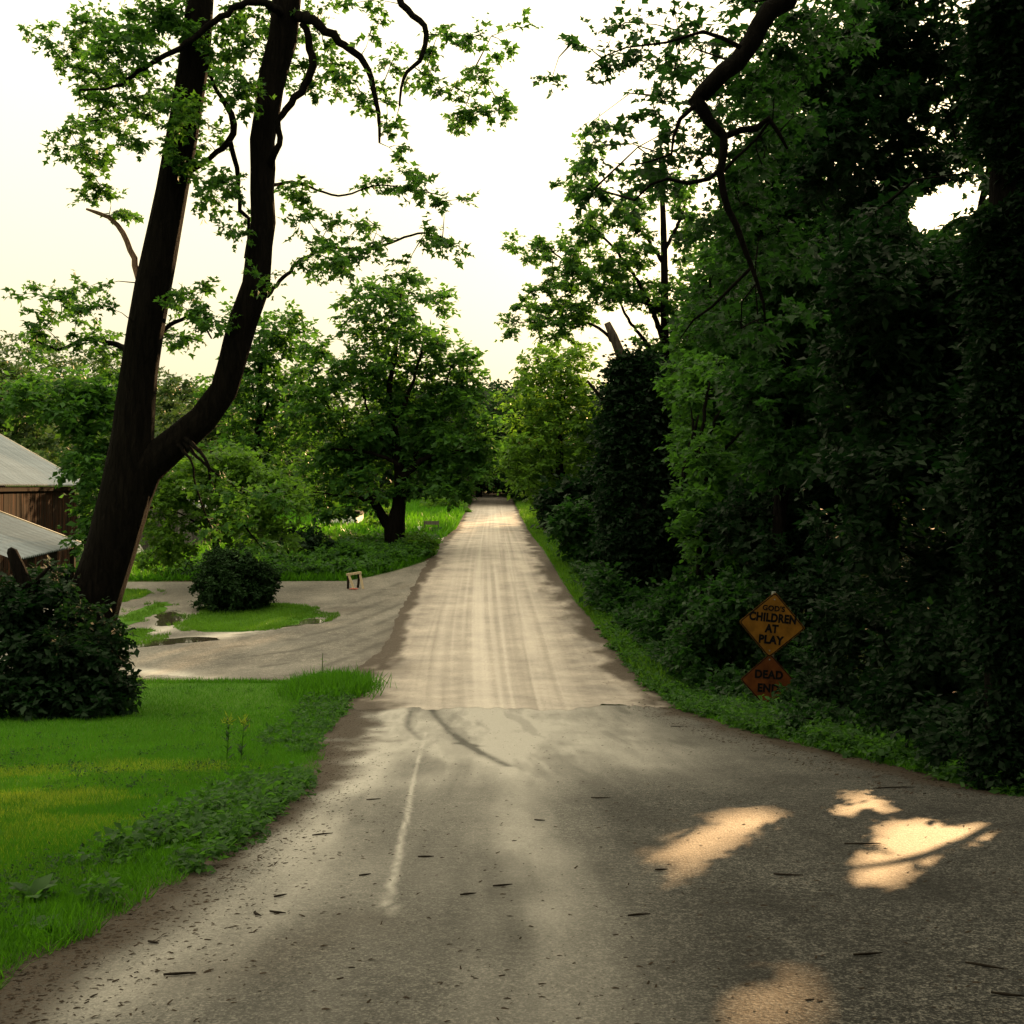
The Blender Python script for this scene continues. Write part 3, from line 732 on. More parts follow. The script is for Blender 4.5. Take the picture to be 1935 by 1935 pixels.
def ground_weeds(name, X, d, size, crad, lm, twigs=4, per=4, hgt=.12, tm=T_QUAD):
    C = np.stack([X, d, zf(d, X) + hgt * rng.random(len(X))], -1); O = np.tile([0, 0, .8], (len(X), 1))
    P, A, Nn, S, T = leaf_cloud(C, crad * rng.uniform(.6, 1.4, len(X)), O, twigs, per, size, .5, .1)
    P[:, 2] = np.maximum(P[:, 2], zf(P[:, 1], P[:, 0]) + .02)
    S = S * (.75 + .02 * P[:, 1])
    o = leaf_mesh(name, P, A, Nn, S, T, tm, M[lm]); tag(o, kind='stuff')
X, d = scatter(3.6, 22, lambda q: le(q) - .45 - .015 * q, lambda q: le(q) + .08, 1700, 1.0)
k = fbm(X * 1.1, d * 1.1, 33) > .47
ground_weeds('low_weeds', X[k], d[k], .05, .12, 'leaf_bright', 4, 5, .10)
X, d = scatter(8.5, 60, lambda q: road_right(q) + .15, lambda q: road_right(q) + 1.4 + .02 * q, 2600, 1.0)
ground_weeds('low_weeds', X, d, .065, .18, 'leaf_bright', 4, 5, .16)
X, d = scatter(8.2, 30, lambda q: road_right(q) - .05, lambda q: road_right(q) + 1.5, 3600, 1.0)
k = fbm(X * 1.3, d * .9, 35) > .38
ground_weeds('low_weeds', X[k], d[k], .06, .16, 'leaf_bright', 5, 5, .18)
X, d = scatter(9, 42, lambda q: road_right(q) + .5, lambda q: road_right(q) + 2.4, 1500, 1.0)
k = ~((X > 3.3) & (X < 4.9) & (d > 14) & (d < 19.4)); X, d = X[k], d[k]
ground_weeds('creeping_vines', X, d, .10, .3, 'leaf', 5, 5, .5)
X, d = scatter(dist(1094), 52, lambda q: fx(np.minimum(q, 48.3)) - 7, lambda q: np.minimum(fx(q), -3.2) - .2, 1300, 0.5)
k = ~((d > rS[0] - .5) & (X > GX(760, rS[0])[0]))
ground_weeds('low_weeds', X[k], d[k], 0.10, .35, 'leaf_bright', 5, 5, .5)

X, d = scatter(4, 23, vis_l, lambda q: le(q) - .3, 2600, 1.0)
k = fbm(X * 1.4, d * 1.0, 37) > .5
ground_weeds('clover', X[k], d[k], .022, .09, 'leaf', 5, 4, .025)
def broad_weed(px, py, n, ln, label, mt, up=.7, stalk=0):
    g = G(px, py); e = empty('broadleaf_weed', tuple(g), label, 'weed')
    V = [(-.03, 0, .0), (.03, 0, .0), (-.26, .3, .06), (0, .3, 0), (.26, .3, .06), (-.30, .62, .06), (0, .62, .03), (.30, .62, .06), (0, 1.05, -.18)]
    Fc = [(0, 1, 4, 3), (0, 3, 2), (2, 3, 6, 5), (3, 4, 7, 6), (5, 6, 8), (6, 7, 8)]
    L = [i for f in Fc for i in f]; st = np.cumsum([0] + [len(f) for f in Fc[:-1]])
    me = np_mesh('leaf', np.array(V), L, st, True, {"tint": rng.random(len(V)) * .3 + .5})
    for i in range(n):
        a = 2.4 * i + rng.normal() * .2; s = ln * .52 * rng.uniform(.7, 1.2)
        o = link('leaf', me, M[mt], e); t = min(up, .7) * rng.uniform(.3, 1.2)
        o.location = g + np.array([0, 0, .03 + stalk * i / n]); o.rotation_euler = (t, 0, a); o.scale = (s, s, s)
    if stalk:
        m2 = MB(); m2.tube([g, g + np.array([.02, 0, stalk + .1])], [.012, .006], 5); m2.build('stem', M['leaf_pale'], e)
broad_weed(262, 1582, 9, .22, 'large broad leaved weed halfway along the edge of the lawn', 'leaf_bright', .6)
broad_weed(60, 1715, 8, .24, 'tall upright broad leaved weed at the lawn edge nearest the viewer', 'leaf_bright', 1.0)
broad_weed(85, 1765, 7, .16, 'drooping broad leaved weed by the road below the tall upright weed', 'leaf_bright', .5)
broad_weed(200, 1690, 7, .15, 'middle broad leaved weed between two bigger ones on the lawn edge', 'leaf_bright', .6)
broad_weed(1272, 1322, 8, .34, 'pale broad leaved weed at the road edge left of the orange sign', 'leaf_bright', .7)
broad_weed(1330, 1318, 8, .36, 'broad leaved weed beneath the left corner of the orange sign', 'leaf_bright', .8)
broad_weed(608, 1296, 9, .20, 'young bright green sprout standing on the tip of the lawn', 'leaf_pale', 1.0, .55)
broad_weed(1130, 1190, 8, .40, 'broad leaved weed at the road edge left of the ivy column', 'leaf_bright', .6)
for px, py, lab in [(428, 1440, 'left of two yellow topped goldenrod stalks on the lawn edge'), (455, 1445, 'right of two yellow topped goldenrod stalks on the lawn edge')]:
    g = G(px, py); e = empty('goldenrod', tuple(g), lab, 'weed'); m2 = MB(); h = .42
    m2.tube([g, g + np.array([.02, 0, h * .6]), g + np.array([.03, 0, h])], [.006, .004, .002], 5); m2.build('stem', M['leaf_pale'], e)
    n = 34; zz = h * rng.random(n); a = rng.random(n) * 6.3
    ax = np.stack([np.cos(a), np.sin(a), .35 + rng.random(n) * .4], -1)
    leaf_mesh('leaf', g + np.stack([zz * .06, 0 * zz, zz], -1), ax, np.tile([0, 0, 1.], (n, 1)), .11, rng.random(n), T_NEEDLE, M['leaf'], e)
    leaf_mesh('flower_head', g + np.array([.03, 0, h]) + rng.normal(size=(26, 3)) * .025, rng.normal(size=(26, 3)) + [0, 0, 1.2], rng.normal(size=(26, 3)), .07, rng.random(26), T_NEEDLE, M['sunband_and_bloom'], e)

# ------------------------------------------------------------------ road signs
def text_mesh(body, size, bold=.012, narrow=1.0):
    cu = bpy.data.curves.new('lettering', 'FONT'); cu.body = body; cu.size = size; cu.align_x = 'CENTER'; cu.align_y = 'CENTER'
    cu.offset = bold; cu.extrude = .0015; cu.space_character = 1.08
    o = bpy.data.objects.new('lettering_source', cu); COL.objects.link(o); bpy.context.view_layer.update()
    me = bpy.data.meshes.new_from_object(o.evaluated_get(bpy.context.evaluated_depsgraph_get()))
    bpy.data.objects.remove(o); bpy.data.curves.remove(cu); me.materials.clear()
    me.transform(Matrix.Diagonal((narrow, 1, 1, 1)))
    return me
sd = 19.0
sg = GX(1455, sd + .12); sign = empty('road_sign', tuple(sg), 'yellow diamond sign over an orange DEAD END diamond on one post in the weeds', 'road sign')
mb = MB(); top = W(1462, 1118, sd + .06); mb.bar(sg + [0, 0, -.3], top, .06, .04); mb.build('post', M['steel'], sign)
def diamond(name, c, half, roll, yaw, mface, words, label):
    Mx = Matrix.Translation(Vector(c)) @ Matrix.Rotation(yaw, 4, 'Z') @ Matrix.Rotation(math.radians(90), 4, 'X') @ Matrix.Rotation(roll, 4, 'Z')
    def plate(h, z0, z1, hole=None):
        r = h * .07; V = []
        for q in range(4):
            a = q * math.pi / 2
            for s in (-1, 0, 1):
                p = np.array([math.cos(a), math.sin(a)]) * (h - (r if s else r * .35)) + np.array([-math.sin(a), math.cos(a)]) * s * r
                V.append(p)
        return np.array(V)
    P = plate(half, 0, 0); n = len(P); mb = MB()
    V = np.concatenate([np.c_[P, np.full(n, 0.)], np.c_[P, np.full(n, -.004)]])
    mb.add(V, [tuple(range(n)), tuple(range(2 * n - 1, n - 1, -1))] + [(i, n + i, n + (i + 1) % n, (i + 1) % n) for i in range(n)])
    o = mb.build(name, mface, sign); o['label'] = label
    o.data.transform(Mx)
    # black border strip
    A, B = plate(half * .985, 0, 0), plate(half * .94, 0, 0)
    V = np.concatenate([np.c_[A, np.full(n, .0022)], np.c_[B, np.full(n, .0022)]]); mb = MB()
    mb.add(V, [(i, (i + 1) % n, n + (i + 1) % n, n + i) for i in range(n)])
    b = mb.build('border', M['black'], o); b.data.transform(Mx)
    for body, size, x, y, bold, nar in words:
        me = text_mesh(body, size, bold, nar); me.transform(Mx @ Matrix.Translation((x, y, .004)))
        link('lettering', me, M['black'], o)
    for q in (.5, -.5):
        mb = MB(); mb.tube([(0, q * half * 1.55, .0), (0, q * half * 1.55, .008)], [.012, .012], 8); bo = mb.build('bolt', M['steel'], o); bo.data.transform(Mx)
diamond('sign_panel', W(1459, 1181, sd), .535, math.radians(-5.5), math.radians(-4), M['yellow'],
        [("GOD'S", .115, .0, .265, .004, 1.0), ("CHILDREN", .185, .0, .11, .009, .80), ("AT", .18, .0, -.065, .009, .85), ("PLAY", .18, .0, -.245, .009, .9)],
        'yellow diamond sign panel reading GOD\'S CHILDREN AT PLAY')
diamond('sign_panel', W(1452, 1287, sd + .015), .45, math.radians(-3), math.radians(-4), M['orange'],
        [("DEAD", .18, .0, .10, .008, .9), ("END", .18, .0, -.12, .008, .9)], 'orange diamond sign panel reading DEAD END')

shrub('vine_tangle', 'small vine tangle climbing over the lower right corner of the orange sign', 'vines', GX(1500, 18.6), [pxblob(1500, 1318, 18.6, 26, 26, 20, .2), pxblob(1460, 1338, 18.5, 40, 12, 16, .2), pxblob(1512, 1235, 18.9, 16, 14, 5, .2)], 'leaf', .07, 5, 6, .14, T_QUAD, 3)
# ------------------------------------------------------------------ sawhorse
g0 = G(657, 1114); d0 = g0[1]
sh = empty('sawhorse', tuple(g0), 'small raw lumber sawhorse standing at the far edge of the gravel driveway', 'sawhorse')
def gp(px, py): return W(px, py, d0)
mb = MB(); a = gp(655, 1086) + [0, .0, 0]; b = gp(680, 1083) + [0, .28, 0]; mb.bar(a, b, .10, .07, (0, 0, 1)); mb.build('top_beam', M['wood'], sh)
for (p0, p1, m_) in [((658, 1087), (656, 1115), 'wood_dark'), ((659, 1087), (670, 1114), 'wood'), ((677, 1086), (673, 1112), 'wood_dark'), ((678, 1084), (685, 1109), 'wood')]:
    far = p0[0] > 670
    q0 = gp(*p0) + [0, .26 if far else .02, 0]; q1 = gp(*p1) + [0, (.26 if far else .02) + (.18 if m_ == 'wood_dark' else -.10), 0]; q1[2] = zf(q1[1], q1[0]) - .01
    mb = MB(); mb.bar(q0, q1, .075, .04, (0, 1, 0)); mb.build('leg', M[m_], sh)
q = G(667, 1115); mb = MB()
for k in range(5): mb.tube([q + [-.12 + .05 * k, .02 * (k % 2), .02], q + [-.08 + .05 * k, .02, .05], q + [-.03 + .05 * k, .03, .02]], [.012, .02, .008], 5)
o = mb.build('rag', M['pink'], None, True); tag(o, 'scrap of red cloth on the ground under the sawhorse', 'cloth')

# ------------------------------------------------------------------ barn with a lean-to
E2 = np.array([-.151, .988]); N2 = np.array([.988, .151]); A0 = np.array([-22.85, 51.4])
def BP(t, s, z): p = A0 + E2 * t + N2 * s; return np.array([p[0], p[1], z])
gz = -3.15
barn = empty('barn', tuple(BP(7, -4, gz)), 'old brown plank barn with grey metal roofs at the left behind the leaning tree', 'barn')
angE = math.atan2(E2[1], E2[0])
def board_mesh(w, h, t): 
    mb = MB(); mb.box((0, 0, h / 2), (w, t, h)); 
    me = bpy.data.meshes.new('board'); me.from_pydata(np.concatenate(mb.V).tolist(), [], mb.Fc); return me
me = board_mesh(.25, 4.75, .03); me.materials.append(M['board'])
mb = MB(); mb.box(BP(7, -.10, gz + 2.3), (22.4, .1, 4.6), Matrix.Rotation(angE, 3, 'Z'))
for t in (18.0, -4.2): mb.box(BP(t, -4.6, gz + 2.3), (.1, 9, 4.6), Matrix.Rotation(angE, 3, 'Z'))
mb.build('wall', M['wood_dark'], barn)
t = -4.1; i = 0
while t < 18.2:
    o = link('board', me, M['board'], barn); o.location = BP(t, rng.uniform(-.012, .012), gz + rng.uniform(-.05, .0)); o.rotation_euler = (0, rng.uniform(-.004, .004), angE)
    t += .272; i += 1
mb = MB(); mb.box(BP(18.27, -.02, gz + 2.4), (.14, .16, 4.75), Matrix.Rotation(angE, 3, 'Z')); mb.build('corner_post', M['greyboard'], barn)
mb = MB(); mb.box(BP(7, .22, 1.50), (22.4, .10, .22), Matrix.Rotation(angE, 3, 'Z')); mb.build('eave_beam', M['board'], barn)
def roof_sheets(parent, t0, t1, eave_s, eave_z, run, rise, w=.9):
    """corrugated sheets laid side by side; each runs from the eave up the slope"""
    n = int((t1 - t0) / w); ribs = 3; prof = []
    for k in range(ribs * 4 + 1):
        prof.append((((k // 4) + (0, .42, .56, .98)[k % 4]) / ribs * w if k < ribs * 4 else w + .02, (.0, .085, .085, .0)[k % 4]))
    V = []; m_ = len(prof)
    for (x, h) in prof:
        V += [(x, 0, h), (x, -run, rise + h)]
    for (x, h) in prof:
        V += [(x, 0, h - .01), (x, -run, rise + h - .01)]
    Fc = [(2 * k, 2 * k + 1, 2 * k + 3, 2 * k + 2) for k in range(m_ - 1)] + [(2 * m_ + 2 * k, 2 * m_ + 2 * k + 2, 2 * m_ + 2 * k + 3, 2 * m_ + 2 * k + 1) for k in range(m_ - 1)]
    Fc += [(2 * k, 2 * k + 2, 2 * m_ + 2 * k + 2, 2 * m_ + 2 * k) for k in range(m_ - 1)]
    me = bpy.data.meshes.new('roof_sheet'); me.from_pydata(V, [], Fc); me.materials.append(M['tin'])
    R = Matrix(((E2[0], N2[0], 0), (E2[1], N2[1], 0), (0, 0, 1))).to_4x4()
    for k in range(n):
        o = link('roof_sheet', me, None, parent)
        o.matrix_basis = Matrix.Translation(Vector(BP(t0 + k * w, eave_s, eave_z + .004 * (k % 2)))) @ R
    return n
roof_sheets(barn, -4.0, 18.6, .55, 1.66, 6.2, 3.65)
mb = MB(); mb.bar(BP(18.75, .55, 1.70), BP(18.75, -5.65, 5.35), .10, .16, tuple([*E2, 0])); mb.build('rake_trim', M['trim'], barn)
mb = MB()   # far roof slope
P = [BP(-4, -5.65, 5.30), BP(18.6, -5.65, 5.30), BP(18.6, -11.8, 1.7), BP(-4, -11.8, 1.7)]
mb.add(P + [p + np.array([0, 0, -.05]) for p in P], [(0, 1, 2, 3), (7, 6, 5, 4)]); mb.build('roof_back', M['tin'], barn)
# lean-to on posts in front
roof_sheets(barn, -11.2, .2, 4.0, -.97, 4.0, 1.62)
mb = MB(); mb.bar(BP(.12, 4.02, -.95), BP(.12, .02, .67), .10, .14, tuple([*E2, 0])); mb.build('rake_trim', M['trim'], barn)
for t in (-.4, -4, -7.6):
    mb = MB(); mb.bar(BP(t, 3.6, gz), BP(t, 3.6, -.92), .2, .2, (0, 1, 0)); mb.build('post', M['wood_dark'], barn)
mb = MB(); mb.bar(BP(-9, 3.6, -.98), BP(.1, 3.6, -.98), .14, .2, (0, 0, 1)); mb.build('eave_beam', M['wood_dark'], barn)
# pile of boards stacked under the lean-to
pile = empty('lumber_pile', tuple(BP(-1.2, 2.4, gz)), 'stack of grey boards beneath the low porch roof of the barn', 'lumber pile')
for k in range(7):
    mb = MB(); mb.box(BP(-1.2 + .1 * rng.normal(), 2.4, gz + .55 + .11 * k), (2.2, 1.6, .05), Matrix.Rotation(angE + .05 * rng.normal(), 3, 'Z')); mb.build('plank', M['greyboard'], pile)

# small shed half hidden behind the pale young maple
sx = W(325, 1000, 52); sz = float(zf(52, sx[0])) - .6
shed = empty('shed', (sx[0], 52, sz), 'small weathered grey and red shed half hidden by leaves right of the barn', 'shed')
me = board_mesh(.2, 2.3, .03)
for k in range(15):
    o = link('board', me, M['board'] if k in (3, 4, 9) else M['greyboard'], shed); o.location = (sx[0] - 1.5 + .215 * k, 51.0 + .008 * (k % 2), sz)
    if not me.materials: me.materials.append(M['greyboard'])
mb = MB(); mb.box((sx[0], 52.6, sz + 1.12), (3.1, 3.1, 2.2)); mb.build('wall', M['wood_dark'], shed)
mb = MB(); zt = sz + 2.3
V = [(sx[0] - 2, 50.7, zt), (sx[0] - .1, 50.7, zt + 1.0), (sx[0] + 1.9, 50.7, zt - .05), (sx[0] - 2, 54.5, zt), (sx[0] - .1, 54.5, zt + 1.0), (sx[0] + 1.9, 54.5, zt - .05)]
mb.add(V + [(a, b, c - .06) for a, b, c in V], [(0, 1, 4, 3), (1, 2, 5, 4), (6, 9, 10, 7), (7, 10, 11, 8), (0, 6, 7, 1), (1, 7, 8, 2)]); mb.build('roof', M['tin'], shed)
mb = MB(); mb.add([(sx[0] - 1.5, 51.02, zt), (sx[0] + 1.5, 51.02, zt), (sx[0] - .1, 51.02, zt + .85), (sx[0] - 1.5, 51.06, zt), (sx[0] + 1.5, 51.06, zt), (sx[0] - .1, 51.06, zt + .85)], [(0, 1, 2), (5, 4, 3), (0, 2, 5, 3), (1, 4, 5, 2)]); mb.build('gable', M['board'], shed)
# pale peaked tarpaulin seen past the leaning trunk
tp = W(257, 1070, 48.5); tz = float(zf(48.5, tp[0])); mb = MB(); mb.add([(tp[0] - .25, 48.3, tz), (tp[0] + .3, 48.3, tz), (tp[0] + .3, 49.2, tz), (tp[0] - .25, 49.2, tz), (tp[0] - .02, 48.6, tz + .62), (tp[0] + .05, 48.9, tz + .58)], [(0, 1, 4), (1, 2, 5, 4), (2, 3, 5), (3, 0, 4, 5), (0, 3, 2, 1)])
o = mb.build('tarpaulin', M['tarp']); tag(o, 'grey tarpaulin peak on the grass just right of the leaning trunk', 'tarpaulin')

# little roadside stand with boards and a white box, far up the lane on the left
d1 = 60.0; st = W(815, 1008, d1); stz = float(zf(d1, st[0]))
stand = empty('roadside_stand', (st[0], d1, stz), 'little grey board stand in the long grass left of the lane', 'stand')
def zpx(y): return EYE + (HOR - y) / F * d1
def xpx(x): return (x - CX) / F * d1
mb = MB(); mb.box((xpx(815), d1, zpx(988)), (xpx(829) - xpx(801), .05, zpx(985) - zpx(992))); mb.build('backboard', M['greyboard'], stand)
mb = MB(); mb.box((xpx(815), d1 - .1, zpx(1000)), (xpx(830) - xpx(800), .3, zpx(997) - zpx(1003.5))); mb.build('front_board', M['wood'], stand)
mb = MB(); mb.box((xpx(826), d1 - .27, zpx(999.5)), (xpx(836) - xpx(816), .03, zpx(996) - zpx(1003))); mb.build('dark_panel', M['navy'], stand)
for x in (801.5, 828.5):
    mb = MB(); mb.bar((xpx(x), d1 + .05, stz), (xpx(x), d1 + .05, zpx(984)), .05, .05, (0, 1, 0)); mb.build('post', M['greyboard'], stand)
mb = MB(); w_ = xpx(799.5) - xpx(790.5); mb.box((xpx(795), d1 - .3, stz + .22), (w_, .25, .44)); mb.box((xpx(795), d1 - .3, stz + .455), (w_ + .03, .28, .03))
o = mb.build('cooler', M['white']); tag(o, 'white cooler box on the grass left of the little board stand', 'box')
# low pale trailer with a dark lid under the boughs
tr = W(645, 1008, 66); tz = float(zf(66, tr[0])); tra = empty('trailer', (tr[0], 66, tz), 'low white trailer with a dark top parked beyond the centre tree', 'trailer')
mb = MB(); mb.box((tr[0], 66, tz + .65), (2.1, 3, .5)); mb.build('body', M['white'], tra)
mb = MB(); mb.box((tr[0], 66, tz + .98), (2.5, 3.2, .14)); mb.build('lid', M['black'], tra)
for s in (-1, 1):
    mb = MB(); mb.tube([(tr[0] + s * .8, 64.6, tz + .3), (tr[0] + s * .8, 64.85, tz + .3)], [.3, .3], 14); mb.build('wheel', M['black'], tra)
# grey weathered stump of wood by the right verge
q = GX(1034, 62); mb = MB(); mb.tube([q + [0, 0, -.1], q + [.02, 0, .3], q + [.1, 0, .62]], [.26, .22, .14], 9, .15)
o = mb.build('stump', M['snag'], None, True); tag(o, 'pale grey broken stump in the grass on the right of the lane', 'stump')

# ------------------------------------------------------------------ trees
def pl(pts, d):
    """limb from (px, py, width px[, distance]) samples"""
    P, R = [], []
    for q in pts:
        dd = q[3] if len(q) > 3 else d
        P.append(W(q[0], q[1], dd)); R.append(q[2] / 2 / F * dd)
    return np.array(P), np.array(R)

# 1. the forked leaning tree on the left
D1 = 20.5
gT = GX(160, D1)
def plj(pts, d): return pl([tuple(pts[0][:3]) + (D1,)] + list(pts[1:]), d)
limbs = [
    pl([(128, 1390, 150), (146, 1290, 112), (165, 1180, 98), (209, 1040, 90), (239, 930, 94), (252, 820, 76), (263, 700, 68), (289, 545, 66), (325, 362, 58), (351, 217, 57), (372, 72, 53), (380, -40, 48), (400, -260, 36), (430, -480, 16)], D1),
    pl([(205, 1040, 60), (240, 945, 84), (278, 880, 68), (330, 838, 58), (386, 787, 54), (420, 737, 50), (438, 685, 51), (462, 605, 53), (482, 540, 52), (491, 465, 46), (496, 362, 44), (503, 217, 47), (532, 72, 53), (546, 0, 52), (560, -90, 44), (600, -300, 28), (640, -450, 12)], D1),
    plj([(264, 535, 12), (252, 490, 11), (240, 455, 10), (222, 425, 9), (205, 410, 8), (185, 402, 7), (163, 395, 4)], D1),
    plj([(550, 25, 18), (480, 5, 13), (440, 17, 12), (380, 62, 11), (325, 98, 10), (262, 135, 8), (215, 165, 5), (150, 170, 4)], D1 - .9),
    plj([(560, 30, 22), (590, 38, 18), (640, 78, 15), (690, 118, 12), (708, 165, 10), (714, 215, 8), (717, 270, 4)], D1 - .6),
    plj([(508, 320, 16), (517, 295, 13), (530, 272, 11), (527, 228, 11), (560, 185, 14), (588, 125, 15), (583, 75, 14), (570, 45, 12)], D1 - .3),
    plj([(360, 325, 8), (395, 300, 9), (432, 268, 12), (443, 235, 13), (430, 200, 11), (412, 175, 8), (395, 140, 6)], D1 + .3),
    plj([(435, 268, 10), (448, 330, 9), (455, 395, 8), (470, 412, 7), (468, 450, 5), (462, 488, 3)], D1 + .3),
    plj([(560, -60, 26), (650, -90, 20), (730, -50, 16), (760, 5, 13), (800, 48, 11), (800, 100, 9), (762, 150, 6), (755, 200, 4)], D1 - 1.2),
    plj([(335, 815, 10), (388, 866, 6), (402, 920, 5), (440, 965, 4), (500, 1042, 2)], D1 - .8),
    plj([(335, 822, 10), (380, 870, 5), (415, 900, 4), (460, 930, 3), (520, 930, 2)], D1 - .6),
    plj([(325, 825, 10), (362, 872, 4), (366, 900, 4), (380, 950, 3), (400, 1000, 2)], D1 - .6),
    plj([(255, 660, 14), (215, 650, 10), (165, 640, 8), (110, 660, 6), (60, 640, 3)], D1 + .6),
    plj([(282, 640, 10), (330, 610, 8), (370, 595, 5), (400, 640, 3)], D1 + .5),
    plj([(505, 560, 8), (560, 500, 7), (620, 470, 6), (700, 470, 5), (800, 440, 4), (860, 460, 3)], D1 + .8),
    plj([(514, 350, 7), (560, 345, 5), (640, 370, 4), (720, 350, 3), (840, 370, 2)], D1 + .8),
]
fb = []
for (x, y, rx, ry, n) in [(105, 75, 40, 25, 7), (160, 55, 45, 28, 8), (230, 95, 60, 45, 20), (175, 145, 50, 40, 13), (260, 170, 55, 45, 14), (210, 215, 55, 40, 10), (150, 270, 38, 36, 12), (240, 260, 40, 28, 5),
                          (280, 50, 45, 40, 10), (350, 35, 45, 40, 10), (360, 130, 34, 60, 14), (345, 230, 28, 50, 12), (345, 290, 22, 22, 6), (300, 15, 50, 25, 8), (430, 90, 50, 45, 13), (440, 160, 55, 35, 10), (455, 50, 45, 35, 8),
                          (530, 60, 35, 60, 10), (520, 130, 28, 40, 6), (610, 60, 40, 40, 6), (600, 150, 40, 40, 5), (640, 130, 30, 30, 4), (660, 165, 30, 30, 4), (390, 270, 40, 25, 4), (400, 340, 45, 25, 8), (385, 365, 25, 20, 3), (430, 350, 30, 25, 3),
                          (200, 385, 35, 18, 5), (230, 395, 20, 14, 2), (550, 358, 34, 22, 6), (440, 435, 20, 14, 2), (460, 400, 15, 15, 1), (190, 330, 25, 20, 3),
                          (700, 40, 60, 40, 4), (720, 210, 30, 50, 5), (745, 265, 30, 25, 3), (830, 150, 45, 30, 6), (895, 195, 45, 25, 7), (890, 85, 60, 25, 5), (955, 75, 40, 20, 3), (930, 130, 40, 25, 4), (870, 240, 35, 20, 4), (940, 215, 30, 25, 3), (760, 130, 35, 40, 4), (810, 60, 35, 40, 4),
                          (600, 440, 45, 30, 6), (650, 485, 55, 28, 10), (700, 440, 50, 25, 6), (690, 350, 45, 18, 4), (760, 340, 45, 18, 3), (800, 345, 35, 20, 3), (860, 380, 30, 18, 3), (785, 430, 30, 15, 2), (855, 460, 28, 22, 4), (620, 500, 45, 20, 5), (760, 500, 30, 18, 2), (570, 480, 25, 30, 2),
                          (150, 545, 55, 22, 6), (80, 575, 45, 28, 5), (190, 590, 45, 22, 5), (120, 620, 60, 28, 8), (190, 640, 50, 30, 9), (45, 640, 30, 30, 3), (210, 690, 35, 30, 4), (360, 545, 35, 20, 5), (355, 590, 40, 25, 8), (345, 630, 40, 20, 6), (400, 600, 30, 25, 3), (510, 540, 25, 20, 2)]:
    fb.append(pxblob(x, y, D1 + rng.uniform(-1.2, 1.2), rx, ry, int(n * (1.3 if y < 320 and x < 660 else 1.0)) + 1, .8))
for x, y, n in [(500, 1035, 4), (515, 935, 4), (445, 955, 3), (465, 925, 3), (400, 1000, 3), (405, 915, 2), (480, 1000, 3)]: fb.append(pxblob(x, y, D1 - .8, 22, 18, n, .3))
# what of its crown stands above the picture
for k in range(9): fb.append((W(300 + 55 * k, -160 - 40 * (k % 3), D1 + rng.uniform(-2, 2)), (1.3, 1.5, .8), 12))
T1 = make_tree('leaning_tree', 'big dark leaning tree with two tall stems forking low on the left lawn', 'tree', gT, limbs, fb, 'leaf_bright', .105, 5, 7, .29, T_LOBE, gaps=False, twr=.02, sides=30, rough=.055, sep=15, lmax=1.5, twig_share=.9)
for o in T1.children:
    if o.name.startswith('branch') and not o.name.startswith('branchlets'):
        o.data.materials.clear(); o.data.materials.append(M['bark'])
b3 = [o for o in T1.children if o.name == 'branch.001' or o.name == 'branch']
bare = sorted([o for o in T1.children if o.name.split('.')[0] == 'branch'], key=lambda o: o.name)[1]
bare.data.materials.clear(); bare.data.materials.append(M['bark_pale']); bare['label'] = 'bare pale reddish dead branch curving up to the left'

# 2. thicket at its foot, with a broken snag
shrub('dark_thicket', 'dark leafy thicket around the foot of the leaning tree', 'shrub', GX(110, 19.4),
      [pxblob(60, 1190, 19.2, 95, 110, 110), pxblob(150, 1250, 18.8, 85, 80, 90), pxblob(20, 1130, 19.6, 60, 45, 40), pxblob(195, 1290, 18.9, 50, 45, 40), pxblob(90, 1120, 20.3, 60, 50, 40), pxblob(100, 1295, 18.6, 110, 45, 70), pxblob(-20, 1170, 18.7, 70, 75, 70), pxblob(150, 1195, 20.0, 45, 55, 45), pxblob(215, 1310, 18.7, 40, 24, 30), pxblob(190, 1230, 19.4, 36, 40, 36), pxblob(40, 1310, 18.2, 90, 30, 50), pxblob(110, 1205, 19.0, 125, 105, 60), pxblob(150, 1325, 18.3, 110, 16, 50)],
      'leaf_shaded', .11, 5, 7, .26, T_QUAD, 6, gaps=False)
P, R = pl([(75, 1230, 44), (55, 1130, 36), (35, 1075, 28), (22, 1042, 20), (18, 1036, 8)], 19.2); mb = MB(); mb.tube(P, R, 9, .15)
mb.tube(*pl([(60, 1120, 14), (75, 1090, 10), (95, 1070, 5)], 19.2), 6, .1)
o = mb.build('broken_snag', M['bark'], None, True); tag(o, 'dark broken dead stub sticking out of the thicket at the left', 'snag')

# 3. round bush on the driveway island
gB = G(445, 1150)
shrub('round_bush', 'dark round bush on the grass island in the driveway', 'bush', gB,
      [pxblob(445, 1105, gB[1], 76, 48, 330), pxblob(425, 1070, gB[1] + .1, 50, 32, 90), pxblob(485, 1085, gB[1], 36, 34, 60), pxblob(400, 1110, gB[1], 32, 38, 50), pxblob(490, 1125, gB[1], 32, 24, 40), pxblob(455, 1050, gB[1], 22, 16, 14), pxblob(435, 1135, gB[1] - .2, 66, 20, 110), pxblob(445, 1090, gB[1], 96, 70, 46)],
      'yew', .085, 6, 8, .24, T_QUAD, 8, gaps=False)

